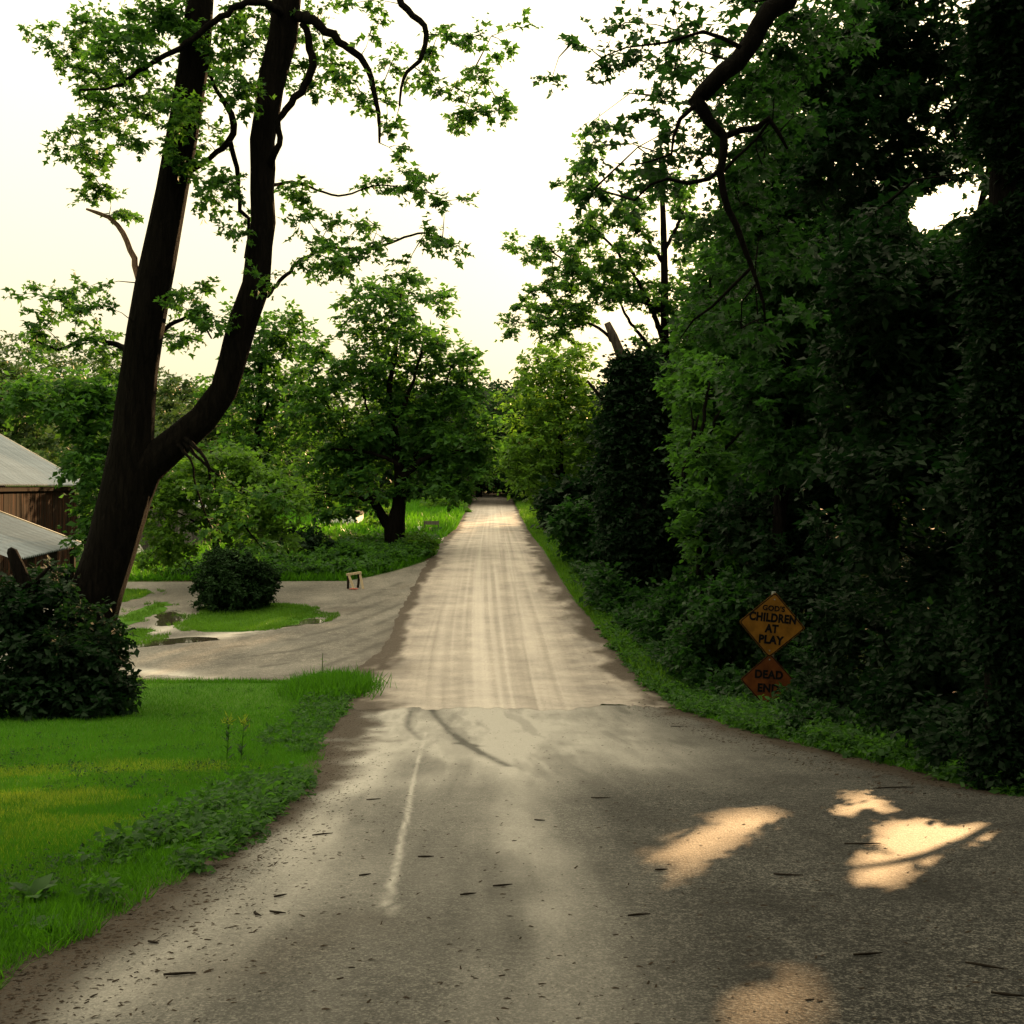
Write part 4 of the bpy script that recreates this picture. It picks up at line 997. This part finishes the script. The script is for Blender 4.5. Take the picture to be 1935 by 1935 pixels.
# 4. centre tree
D4 = 49.0; gC = G(745, 1050)
limbs = [pl([(746, 1056, 42), (744, 1025, 36), (745, 1000, 40), (753, 960, 26), (757, 910, 24), (753, 860, 20), (742, 800, 15), (735, 740, 11), (745, 680, 8), (755, 600, 5), (758, 550, 3)], D4),
         pl([(742, 1005, 26), (722, 975, 20), (705, 945, 17), (692, 905, 12), (670, 860, 8), (640, 800, 5), (610, 750, 3)], D4),
         pl([(706, 950, 9), (670, 940, 7), (630, 935, 4), (590, 930, 2)], D4 - .5),
         pl([(758, 905, 15), (790, 875, 12), (830, 857, 9), (880, 848, 6), (920, 830, 3)], D4 - .4),
         pl([(757, 920, 10), (775, 880, 8), (800, 830, 6), (830, 770, 4), (850, 700, 3)], D4 + .5),
         pl([(742, 810, 10), (770, 750, 7), (790, 690, 5), (800, 640, 3)], D4),
         pl([(750, 870, 10), (715, 820, 7), (690, 760, 5), (680, 680, 3)], D4 + .5),
         pl([(755, 880, 9), (720, 862, 7), (670, 850, 5), (600, 850, 3)], D4 - .8)]
cb = [(700, 565, 60, 26, 20), (760, 545, 50, 28, 20), (830, 565, 40, 30, 12), (680, 610, 40, 26, 12), (745, 600, 60, 28, 20), (730, 650, 70, 38, 34), (800, 640, 55, 40, 24), (850, 690, 60, 50, 40), (880, 740, 50, 45, 34), (680, 700, 60, 50, 34), (610, 690, 45, 45, 24), (740, 730, 90, 50, 60),
      (600, 760, 60, 50, 40), (640, 830, 80, 50, 60), (820, 800, 90, 50, 70), (740, 800, 100, 50, 60), (760, 850, 130, 35, 70), (870, 850, 70, 40, 50), (640, 885, 75, 40, 46), (690, 920, 60, 30, 24), (810, 905, 60, 32, 34), (870, 895, 50, 34, 30), (650, 955, 55, 24, 22), (850, 925, 40, 20, 14), (600, 930, 40, 40, 20), (910, 820, 40, 40, 22), (590, 650, 25, 28, 8)]
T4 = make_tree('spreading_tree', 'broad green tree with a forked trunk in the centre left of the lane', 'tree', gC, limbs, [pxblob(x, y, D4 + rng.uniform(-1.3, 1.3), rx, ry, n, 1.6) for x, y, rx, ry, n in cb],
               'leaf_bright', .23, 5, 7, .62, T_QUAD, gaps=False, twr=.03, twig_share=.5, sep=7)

def auto_tree(name, label, base, blobs, lm, size, crad, h, tw=.18, lean=0.0, twigs=5, per=7, tmpl=T_QUAD, gaps=True, group=None, nl=6, gapiness=0.0, cat='tree', twig_share=.35, bark='bark', flat=.55):
    b = np.array(base, float); top = b + np.array([lean, 0, h])
    trunk = (np.array([b + [0, 0, -.2], b * .66 + top * .34 + [rng.normal() * .15, rng.normal() * .15, 0], b * .3 + top * .7 + [rng.normal() * .2, rng.normal() * .2, 0], top]), np.array([tw * 1.25, tw * .9, tw * .55, tw * .12]))
    limbs = [trunk]
    bs = sorted(blobs, key=lambda q: -q[2])[:nl]
    for c, r, n in bs:
        f = np.clip((c[2] - b[2]) / h - .28, .15, .8); a = b * (1 - f) + top * f
        if gaps and not shafts(a + (c - a) * np.linspace(0, 1, 24)[:, None] + [0, 0, .12], [(q_, .5) for q_, _ in GAPS[-3:]]).all(): continue
        limbs.append((np.array([a, a * .5 + c * .5 + [0, 0, .1 * np.linalg.norm(c - a)], c]), np.array([tw * .45 * (1 - f * .5), tw * .25, tw * .06])))
    return make_tree(name, label, cat, b, limbs, blobs, lm, size, twigs, per, crad, tmpl, bark, group, gaps, gapiness, twig_share, 8, .06, flat, .25, .03)

def B(d, lst, rd=1.5):
    return [pxblob(x, y, d + rng.uniform(-1, 1) * rd * .5, rx, ry, n, rd) for x, y, rx, ry, n in lst]

# 5. left background trees
auto_tree('pale_maple', 'light green young maple drooping over the shed beside the round bush', GX(400, 40), B(38.5, [(300, 960, 55, 45, 34), (340, 910, 60, 40, 34), (410, 900, 60, 45, 36), (470, 880, 55, 40, 26), (510, 930, 45, 40, 22), (330, 1020, 35, 35, 18), (420, 960, 70, 45, 40), (490, 985, 50, 35, 22), (555, 940, 35, 25, 8), (290, 1050, 18, 30, 6), (540, 1000, 30, 28, 7), (440, 1020, 40, 25, 12)]),
          'leaf_pale', .17, .5, 3.6, .14, twigs=6, per=8, tmpl=T_LOBE, gaps=False)
auto_tree('roadside_tree', 'tall mid green tree between the leaning tree and the centre tree', GX(490, 56), B(56, [(500, 640, 45, 50, 30), (540, 620, 40, 40, 20), (470, 700, 50, 50, 34), (530, 710, 60, 55, 44), (560, 780, 55, 50, 34), (480, 790, 60, 60, 44), (540, 850, 60, 40, 28), (450, 860, 50, 40, 24), (420, 740, 45, 50, 24), (440, 600, 25, 25, 6)], 2),
          'leaf_bright', .26, .7, 10, .2, gaps=False)
auto_tree('barn_tree', 'dark leafy tree beside the end of the barn roof', GX(165, 49), B(47, [(60, 740, 50, 30, 24), (130, 770, 60, 40, 36), (180, 800, 50, 60, 44), (170, 880, 40, 60, 40), (180, 960, 28, 55, 26), (60, 760, 60, 45, 34), (200, 740, 36, 40, 20), (115, 715, 30, 22, 8), (165, 1020, 22, 25, 9), (225, 830, 25, 60, 14)], 1.6), 'leaf_bright', .25, .62, 7.5, .22, gaps=False)
auto_tree('bushy_tree', 'low bushy green tree behind the barn roof at the picture edge', GX(10, 88), B(88, [(10, 720, 50, 40, 26), (-30, 760, 60, 50, 26), (50, 790, 60, 40, 30), (0, 810, 60, 35, 30), (100, 830, 40, 30, 14)], 2.5), 'leaf_far', .42, 1.1, 7, .25, gaps=False)
auto_tree('hazy_tree', 'hazy grey green tree behind the pale maple', GX(600, 84), B(84, [(480, 840, 60, 50, 30), (560, 880, 60, 40, 30), (400, 800, 60, 50, 30), (330, 760, 55, 45, 26), (620, 840, 50, 40, 18), (350, 830, 50, 40, 24), (440, 760, 40, 40, 18), (540, 800, 50, 40, 20)], 2.5), 'leaf_far', .38, 1.05, 9, .25, gaps=False)
for px, py, d, rx, ry, n, lm, lab in [(575, 1030, 45, 55, 34, 60, 'leaf_shaded', 'dark low shrub left of the centre tree trunk'), (650, 1050, 44.5, 50, 26, 45, 'leaf_bright', 'green low shrub below the centre tree trunk'),
                                      (525, 1070, 43, 40, 26, 34, 'leaf_bright', 'green shrub just right of the round bush'), (785, 1040, 48, 36, 26, 34, 'leaf_pale', 'bright green shrub right of the centre tree trunk'),
                                      (300, 1075, 46, 50, 22, 36, 'leaf_bright', 'green shrub under the shed wall'), (735, 985, 61, 40, 24, 22, 'leaf_pale', 'pale tall weeds behind the fork of the centre tree'),
                                      (845, 965, 92, 50, 26, 46, 'leaf_pale', 'bright green scrub left of the lane near the dark woods'), (800, 1025, 57, 22, 10, 10, 'leaf_bright', 'dark weedy clump in front of the little board stand')]:
    g = GX(px, d); k = d / F
    shrub('shrub' if 'weed' not in lab else 'weed_clump', lab, 'shrub' if 'weed' not in lab else 'weeds', g, [(W(px, py, d), (rx * k, rx * k * .8, ry * k), n)], lm, .17 * d / 45, 5, 7, .4 * d / 45, T_QUAD, 4, gaps=False)

# 6. the end of the lane: trees closing over it
auto_tree('lane_tree', 'dark tree hanging over the left side of the lane where it enters the woods', GX(845, 118), B(118, [(880, 880, 45, 34, 50), (845, 850, 45, 45, 50), (830, 910, 40, 34, 40), (890, 830, 40, 40, 34), (850, 790, 45, 45, 34), (795, 930, 40, 26, 26), (868, 920, 26, 16, 16)], 5), 'leaf_shaded', .42, 1.3, 12, .3)
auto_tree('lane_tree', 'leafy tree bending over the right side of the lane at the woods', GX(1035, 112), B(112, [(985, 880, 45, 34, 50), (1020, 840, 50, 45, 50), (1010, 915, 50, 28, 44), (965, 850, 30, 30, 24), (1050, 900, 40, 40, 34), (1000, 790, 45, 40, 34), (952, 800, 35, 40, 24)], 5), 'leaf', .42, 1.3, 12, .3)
auto_tree('lane_tree', 'tree with its crown arched above the dark end of the lane', GX(905, 150), B(152, [(925, 850, 45, 30, 50), (925, 800, 55, 40, 60), (915, 760, 50, 35, 40), (960, 760, 45, 40, 40), (925, 880, 34, 20, 34), (870, 800, 40, 40, 30)], 8), 'leaf_shaded', .55, 1.6, 16, .35)
# deep woods behind: one mass nobody could count
def woods(name, boxes, n, size, lm, crad, twigs=4, per=4):
    C, O = [], []
    for (x0, x1, d0_, d1_, h0, h1, w) in boxes:
        m_ = int(n * w); X = rng.uniform(x0, x1, m_); Dd = rng.uniform(d0_, d1_, m_)
        hh = h1 * (.75 + .5 * fbm(X * .13, Dd * .13, 77)) ; Z = zf(Dd, X) + h0 + (hh - h0) * rng.random(m_) ** .8
        C.append(np.stack([X, Dd, Z], -1)); O.append(unit(rng.normal(size=(m_, 3)) + [0, -.3, .3]))
    C = np.concatenate(C); O = np.concatenate(O); k = shafts(C); C, O = C[k], O[k]
    P, A, Nn, S, T = leaf_cloud(C, crad * rng.uniform(.7, 1.3, len(C)), O, twigs, per, size)
    k = shafts(P) & shafts(P + A * S[:, None] * .5) & shafts(P + A * S[:, None]); o = leaf_mesh(name, P[k], A[k], Nn[k], S[k], T[k], T_QUAD, M[lm]); tag(o, kind='stuff'); return o
woods('distant_woods', [(-22, 26, 160, 205, 0, 11, 1.0), (-8, 2, 150, 175, 5, 12, .2)], 2600, .6, 'leaf_shaded', 1.5)
woods('dark_woods', [(9, 30, 14, 34, 0, 8, .30), (11, 40, 34, 75, 0, 12, .62), (11, 45, 75, 150, 0, 12, .35), (7, 16, 27, 62, 1.5, 10.5, .45), (4.6, 12, 52, 88, 0, 8, .22)], 9000, .34, 'leaf_shaded', .95)
woods('tunnel_woods', [(-13, 5, 104, 205, 5.6, 11, 1.0), (-16, -6.6, 108, 200, 0, 7, .7), (0.4, 9, 112, 200, 0, 7, .7), (-12, 2, 200, 212, 0, 8, .4)], 2600, .5, 'leaf_shaded', 1.3)
woods('unseen_shade_woods', [(-26, 30, -34, -9, 0, 15, 1.8), (2.5, 12, -9, 0, 3.5, 9, .25), (-5, 3, -9, -3, 6, 11, .15)], 1500, .5, 'leaf_shaded', 1.3)  # unseen mass behind the viewer, added to block sky light from the back
woods('unseen_shade_foliage', [(-3.8, 11, -7, 3.4, 4.3, 7.5, 1.0), (2.0, 11, 3.4, 6.5, 6.2, 9, .45)], 900, .16, 'leaf', .6, 5, 6)  # added above the view to darken the near road
woods('left_woods', [(-50, -8, 118, 165, 0, 11, 1.0)], 1500, .55, 'leaf_far', 1.4)
# wooded hill far off at the left
hx = np.linspace(-190, -30, 40); hd = np.linspace(200, 420, 30)
HX, HD = np.meshgrid(hx, hd); 
def hill_z(X, D): return zf(D) + 27 * np.exp(-((X + 125) / 55) ** 2) * sstep(190, 300, D) + 2 * np.sin(X * .09) * sstep(190, 260, D)
V = np.stack([HX, HD, hill_z(HX, HD) - .3], -1).reshape(-1, 3); c = len(hx); i = (np.arange(len(hd) - 1)[:, None] * c + np.arange(c - 1)[None]).ravel()
o = link('hill', np_mesh('hill', V, np.stack([i, i + 1, i + c + 1, i + c], -1).ravel(), np.arange(len(i)) * 4, True), M['soil']); tag(o, kind='structure')
n = 1700; X = rng.uniform(-185, -35, n); Dd = 205 + 200 * rng.random(n) ** 1.3
Z = hill_z(X, Dd) + 2 + 8 * rng.random(n); C = np.stack([X, Dd, Z], -1)
P, A, Nn, S, T = leaf_cloud(C, 2.6 * rng.uniform(.7, 1.3, n), unit(rng.normal(size=(n, 3)) + [0, -.5, .6]), 5, 6, .95)
o = leaf_mesh('hillside_woods', P, A, Nn, S, T, T_QUAD, M['leaf_far']); tag(o, kind='stuff')

# 7. right side: yellow green tree, sparse tall tree, ivy column
auto_tree('yellow_green_tree', 'sunlit yellow green tree right of the lane beyond the ivy column', GX(1060, 66), B(66, [(1030, 690, 60, 45, 44), (1080, 700, 55, 50, 40), (1000, 760, 55, 50, 44), (1060, 780, 65, 55, 54), (1110, 790, 40, 60, 34), (1010, 840, 60, 45, 44), (1070, 870, 60, 45, 48), (1010, 900, 55, 34, 36), (1080, 940, 45, 40, 34), (975, 870, 34, 34, 18), (1040, 940, 40, 24, 16)], 2.5), 'leaf_pale', .27, .75, 9.5, .25)
limbs = [pl([(1262, 1120, 26), (1258, 900, 22), (1256, 700, 18), (1256, 560, 15), (1254, 440, 12), (1250, 330, 8), (1248, 260, 4)], 40),
         pl([(1256, 650, 12), (1220, 560, 8), (1170, 480, 6), (1110, 420, 3)], 40), pl([(1256, 590, 10), (1190, 560, 7), (1120, 540, 5), (1040, 470, 3)], 40), pl([(1257, 720, 12), (1190, 680, 8), (1130, 620, 6), (1060, 600, 4), (980, 610, 2)], 40),
         pl([(1255, 500, 8), (1200, 420, 6), (1150, 370, 3)], 40), pl([(1255, 480, 8), (1290, 400, 6), (1310, 330, 3)], 40), pl([(1257, 690, 9), (1215, 640, 7), (1180, 590, 5), (1160, 520, 3)], 41)]
sb = [(1000, 465, 40, 26, 8), (1050, 500, 50, 28, 12), (1110, 520, 55, 32, 16), (1170, 510, 50, 34, 16), (1040, 555, 45, 24, 10), (1100, 580, 50, 26, 14), (1000, 590, 45, 24, 9), (960, 620, 34, 18, 5), (1050, 620, 55, 22, 10), (1150, 560, 40, 28, 12), (1130, 430, 50, 30, 11), (1180, 400, 45, 30, 10), (1210, 460, 40, 40, 12), (1080, 360, 40, 22, 5), (1120, 330, 45, 25, 6), (1200, 350, 40, 30, 8), (1230, 560, 40, 40, 14), (1230, 640, 40, 40, 14), (1290, 450, 40, 50, 14), (1300, 560, 40, 50, 16), (1280, 360, 35, 35, 9), (1100, 460, 40, 20, 6), (1130, 250, 30, 18, 4), (1100, 290, 26, 16, 3)]
make_tree('sparse_tree', 'tall thin trunked tree with loose airy foliage against the sky right of the lane', 'tree', GX(1260, 40), limbs, B(40, [(x, y, a, b_, int(n * 1.55)) for x, y, a, b_, n in sb], 2.2), 'leaf_bright', .16, 6, 8, .42, T_LOBE, twr=.022, gapiness=.1, sep=0)
DV = 36.0; gV = GX(1210, DV)
e = empty('ivy_column', tuple(gV), 'tall dead trunk smothered in dark vines with a broken grey top', 'tree')
mb = MB(); P, R = pl([(1215, 1160, 60), (1212, 950, 56), (1205, 780, 50), (1185, 700, 28), (1172, 668, 19), (1158, 635, 16), (1147, 610, 12)], DV); mb.tube(P, R, 10, .12); mb.build('trunk', M['snag'], e, True)
mb = MB(); mb.tube(*pl([(1205, 800, 16), (1160, 780, 10), (1110, 720, 5)], DV), 6, .1); mb.tube(*pl([(1210, 760, 14), (1260, 740, 9), (1290, 690, 4)], DV), 6, .1); mb.build('branch', M['bark'], e, True)
C = []
for y0, y1, xl, xr, n in [(668, 705, 1172, 1232, 60), (695, 760, 1152, 1252, 170), (760, 850, 1145, 1272, 260), (850, 950, 1140, 1285, 300), (950, 1050, 1138, 1294, 310), (1050, 1150, 1148, 1288, 260)]:
    a = rng.random(n) * 2 * np.pi; y = rng.uniform(y0, y1, n); cx = (xl + xr) / 2; rr = (xr - xl) / 2 * rng.uniform(.6, 1.0, n)
    rr = rr * (.82 + .5 * fbm(y / 45., a * 1.1, 58))
    C.append(np.array([W(cx + r_ * math.cos(q), yy, DV) + np.array([0, r_ * math.sin(q) * DV / F * .9, 0]) for q, yy, r_ in zip(a, y, rr)]))
C = np.concatenate(C); cen = np.array([gV[0], DV]); O = np.c_[C[:, 0] - cen[0], C[:, 1] - cen[1], np.full(len(C), .1)]
P, A, Nn, S, T = leaf_cloud(C, .42 * rng.uniform(.5, 1.5, len(C)), unit(O), 5, 8, .15, .8, .5)
k = shafts(P); leaf_mesh('foliage', P[k], A[k], Nn[k], S[k], T[k], T_QUAD, M['leaf_shaded'], e)

# 8. right side woods, each tree on its own
RT = [
 ('shade_tree', 'leafy tree rising just right of the ivy column', 1340, 30, 'leaf_bright', .17, .42, [(1330, 620, 55, 60, 50), (1310, 720, 50, 60, 46), (1360, 520, 55, 60, 50), (1390, 640, 60, 60, 56), (1370, 760, 60, 60, 54), (1320, 830, 45, 60, 40), (1400, 420, 55, 55, 40), (1340, 920, 45, 60, 40), (1390, 880, 50, 60, 44)], 9.5),
 ('shade_tree', 'dense tree behind the dark hanging branch', 1480, 23, 'leaf', .14, .36, [(1430, 330, 55, 60, 46), (1500, 260, 60, 60, 50), (1420, 440, 55, 60, 46), (1500, 400, 60, 70, 60), (1480, 520, 60, 60, 56), (1560, 470, 60, 60, 50), (1450, 620, 60, 60, 56), (1540, 620, 60, 70, 60), (1430, 740, 55, 60, 50), (1520, 740, 60, 60, 54), (1470, 860, 60, 60, 54), (1450, 170, 60, 50, 34)], 8.5),
 ('shade_tree', 'tall tree at the upper right with sky glinting between its leaves', 1885, 18, 'leaf_shaded', .125, .32, [(1560, 130, 70, 60, 50), (1650, 100, 70, 60, 46), (1620, 230, 70, 60, 50), (1560, 300, 60, 60, 46), (1680, 330, 70, 60, 46), (1740, 200, 70, 70, 46), (1620, 420, 60, 50, 36), (1740, 100, 60, 60, 36), (1680, 20, 80, 40, 36), (1800, 300, 50, 60, 30)], 9),
 ('shade_tree', 'dark tree framing the gap where the low sun shines through', 1862, 15, 'leaf_shaded', .115, .30, [(1620, 530, 70, 60, 50), (1700, 580, 80, 55, 60), (1790, 560, 70, 60, 50), (1640, 650, 80, 60, 64), (1740, 690, 90, 60, 74), (1830, 660, 60, 80, 56), (1660, 770, 90, 70, 76), (1770, 800, 90, 70, 80), (1850, 480, 50, 60, 24), (1640, 450, 60, 40, 26), (1760, 360, 70, 40, 26), (1850, 380, 40, 60, 18), (1690, 470, 40, 30, 10)], 6.5),
 ('understory_tree', 'black shadowed small tree above the bank at the far right', 1885, 14, 'leaf_shaded', .11, .30, [(1640, 900, 80, 70, 70), (1740, 930, 90, 80, 84), (1840, 900, 70, 90, 76), (1860, 780, 50, 80, 44), (1620, 1000, 70, 60, 50), (1720, 1060, 90, 80, 84), (1830, 1070, 70, 90, 80)], 4.2),
 ('understory_tree', 'shadowed small tree behind the road signs', 1560, 24, 'leaf_shaded', .14, .36, [(1480, 960, 70, 70, 60), (1570, 900, 70, 70, 60), (1560, 1010, 70, 70, 60), (1460, 1060, 60, 60, 50), (1540, 810, 60, 60, 44), (1400, 980, 60, 60, 46)], 5.5),
 ('understory_tree', 'pale leaved small tree just right of the ivy column', 1320, 27, 'leaf_bright', .15, .36, [(1305, 770, 30, 50, 8), (1345, 700, 34, 40, 8), (1400, 720, 40, 40, 8), (1420, 800, 40, 50, 8), (1330, 860, 50, 60, 34), (1320, 960, 45, 60, 34), (1380, 920, 50, 60, 34), (1340, 1040, 50, 40, 28)], 5.5),
]
for nm, lab, px, d, lm, size, crad, bl, h in RT:
    auto_tree(nm, lab, GX(px, d), B(d, [(a, b_, c, e_, int(n_ * 1.35)) for a, b_, c, e_, n_ in bl], 1.6), lm, size, crad, h, .16, twigs=5, per=7, tmpl=T_LOBE if 16 < d < 25 else T_QUAD, nl=8, twig_share=.4)

SHR = [
 ('tall shrub in the shade behind the yellow sign', 1530, 21.5, 'leaf_shaded', [(1500, 1140, 60, 50, 60), (1570, 1120, 60, 60, 60), (1540, 1210, 70, 50, 64), (1480, 1230, 40, 50, 40)]),
 ('leafy shrub left of the yellow sign', 1350, 22.5, 'leaf', [(1350, 1170, 55, 50, 70), (1310, 1220, 45, 40, 50), (1390, 1230, 40, 45, 44), (1380, 1130, 50, 45, 50)]),
 ('shrub between the ivy column and the yellow sign', 1290, 28, 'leaf', [(1290, 1140, 45, 40, 56), (1340, 1100, 50, 45, 56), (1250, 1170, 40, 30, 40), (1390, 1060, 50, 40, 44)]),
 ('low shrub at the foot of the ivy column', 1180, 33, 'leaf', [(1180, 1130, 34, 24, 34), (1230, 1150, 40, 26, 40), (1140, 1110, 24, 30, 24)]),
 ('shrub left behind the ivy column', 1110, 45, 'leaf', [(1100, 1000, 40, 40, 46), (1130, 1050, 34, 34, 36), (1075, 980, 30, 36, 30)]),
 ('dark shrub hugging the lane beyond the ivy column', 1060, 58, 'leaf_shaded', [(1070, 975, 40, 34, 46), (1045, 950, 30, 30, 30), (1090, 940, 30, 40, 34)]),
 ('dark shrub on the bank right of the road signs', 1640, 16.5, 'leaf_shaded', [(1600, 1190, 60, 60, 66), (1680, 1170, 70, 70, 80), (1640, 1280, 70, 50, 66), (1560, 1290, 45, 45, 44)]),
 ('wide dark shrub on the bank at the far right', 1780, 13, 'leaf_shaded', [(1740, 1210, 80, 70, 90), (1840, 1200, 70, 80, 90), (1780, 1310, 90, 60, 90), (1700, 1320, 60, 50, 56), (1880, 1320, 50, 70, 60)]),
 ('black shrub at the right picture edge beside the big trunk', 1900, 11, 'leaf_shaded', [(1880, 1380, 70, 60, 70), (1800, 1390, 60, 45, 50), (1930, 1280, 50, 80, 60)]),
 ('low vine tangle in front of the shaded bank', 1600, 15, 'leaf', [(1540, 1365, 60, 28, 40), (1620, 1385, 60, 28, 44), (1700, 1410, 60, 26, 40)]),
]
for lab, px, d, lm, bl in SHR:
    shrub('vine_tangle' if 'tangle' in lab else 'shrub', lab, 'vines' if 'tangle' in lab else 'shrub', GX(px, d), B(d, bl, .9), lm, max(.085, .0052 * d), 5, 7, max(.22, .013 * d), T_QUAD, 5)

# 9. the big near tree at the right edge whose limb hangs across the sky
D9 = 9.6; gR = GX(1925, D9)
limbs = [pl([(1925, 1600, 150), (1924, 1450, 122), (1922, 1150, 112), (1922, 800, 108), (1924, 400, 104), (1926, 0, 100), (1930, -400, 90), (1940, -900, 70), (1960, -1400, 30)], D9),
         pl([(1928, -420, 70), (1800, -300, 58), (1660, -160, 48), (1560, -72, 42), (1482, -2, 38), (1412, 80, 36), (1368, 140, 33), (1332, 172, 32), (1314, 196, 30), (1345, 232, 21), (1368, 262, 17), (1362, 325, 15), (1378, 395, 13), (1405, 470, 11), (1430, 530, 8), (1443, 575, 6), (1447, 618, 3)], D9),
         pl([(1370, 258, 13), (1400, 246, 12), (1432, 238, 13), (1455, 224, 12), (1470, 250, 8), (1488, 282, 5)], D9 + .1),
         pl([(1452, 232, 6), (1430, 262, 5), (1390, 300, 6), (1362, 330, 6)], D9 + .15),
         pl([(1362, 318, 9), (1340, 338, 9), (1300, 345, 8), (1260, 338, 6), (1230, 350, 5), (1200, 378, 3)], D9),
         pl([(1312, 200, 10), (1285, 225, 8), (1272, 260, 6), (1268, 292, 5), (1230, 305, 4), (1195, 312, 2)], D9 - .1),
         pl([(1420, 505, 6), (1380, 545, 6), (1345, 578, 5), (1310, 605, 4), (1285, 640, 2)], D9 + .1),
         pl([(1430, 535, 3), (1402, 570, 3), (1400, 620, 2)], D9 + .1),
         pl([(1400, 90, 10), (1330, 60, 7), (1260, 80, 5), (1180, 90, 3), (1120, 120, 2)], D9 - .4),
         pl([(1926, -500, 60), (1600, -800, 40), (1100, -900, 20)], 8.0),
         pl([(1926, -600, 60), (2200, -900, 40), (2600, -1000, 20)], 8.0)]
RBD = 11.6
rb = [(1190, 85, 34, 22, 7), (1255, 95, 34, 26, 8), (1265, 150, 30, 32, 7), (1235, 175, 26, 18, 4), (1155, 75, 22, 16, 3), (1065, 120, 26, 18, 3), (1140, 145, 22, 20, 3), (1300, 150, 34, 26, 5), (1250, 270, 34, 26, 7), (1215, 300, 34, 22, 6), (1290, 300, 40, 34, 9), (1130, 250, 30, 30, 4), (1110, 350, 26, 18, 3), (1200, 365, 34, 20, 5),
      (1330, 290, 45, 40, 11), (1400, 30, 40, 26, 7), (1365, 85, 26, 26, 4), (1410, 190, 50, 50, 13), (1470, 130, 60, 50, 18), (1450, 290, 50, 40, 12), (1420, 380, 50, 40, 12), (1330, 410, 40, 40, 8), (1470, 480, 50, 50, 12), (1360, 540, 45, 36, 8), (1420, 620, 50, 36, 10), (1530, 60, 60, 50, 20), (1600, 30, 60, 40, 20), (1330, 620, 40, 30, 6)]
blobs = B(RBD, [(x, y, a, b_, max(2, int(n * (.8 if x < 1340 else 1)))) for x, y, a, b_, n in rb], 1.6)
for x, y, z, r, n in [(2.8, 8, 7.6, 1.7, 80), (4.5, 6.5, 7.3, 2.0, 120), (5.5, 9.5, 7.6, 2.0, 110), (3.2, 4.2, 6.4, 1.8, 110), (6.0, 3.5, 6.2, 2.3, 150), (3.5, 1.0, 6.2, 2.0, 130), (7.0, 6.5, 6.2, 1.8, 110), (7.5, 1.0, 5.0, 2.4, 150), (1.6, 5.0, 7.2, 1.2, 30), (5, -2.5, 5.6, 2.5, 150), (8.5, 3, 3.5, 1.8, 110), (2.0, -2.0, 5.6, 1.8, 110), (.2, 1.6, 5.6, 1.6, 110), (-1.2, -1.2, 5.4, 1.6, 90), (2.6, 2.6, 5.2, 1.3, 110), (4.6, 2.4, 4.9, 1.5, 120), (1.0, 4.4, 6.2, 1.3, 80), (6.2, 4.6, 5.4, 1.4, 110), (5.2, 0, 4.2, 1.6, 110), (-2.6, .8, 5.8, 1.6, 90), (3.6, 0, 3.9, 1.1, 90), (8, 5, 3.2, 1.2, 80), (-3.5, -2, 4.8, 1.8, 100), (.5, 3.0, 4.9, 1.0, 60)]:  # out-of-view crown clumps, placed to keep sky light off the near road
    blobs.append((np.array([x, y, z]), (r, r, r * .55), n))
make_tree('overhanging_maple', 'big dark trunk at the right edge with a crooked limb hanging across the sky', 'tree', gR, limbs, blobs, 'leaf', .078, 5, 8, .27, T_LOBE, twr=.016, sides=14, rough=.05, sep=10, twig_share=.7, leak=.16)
# vines on the near trunk
n = 2600; a = rng.random(n) * 6.28; z = rng.uniform(gR[2], 5.6, n); C = np.stack([gR[0] + .3 * np.cos(a), D9 + .3 * np.sin(a), z], -1)
P, A, Nn, S, T = leaf_cloud(C, .17 * rng.uniform(.7, 1.3, n), np.stack([np.cos(a), np.sin(a), 0 * a], -1), 4, 6, .06, .8, .6)
k = shafts(P); o = leaf_mesh('climbing_vine', P[k], A[k], Nn[k], S[k], T[k], T_QUAD, M['leaf_shaded']); tag(o, 'dark vine climbing the big trunk at the right edge', 'vine')
print('tris', sum(sum(len(p.vertices) - 2 for p in me.polygons) if len(me.polygons) < 5000 else len(me.loops) // 3 for me in bpy.data.meshes))
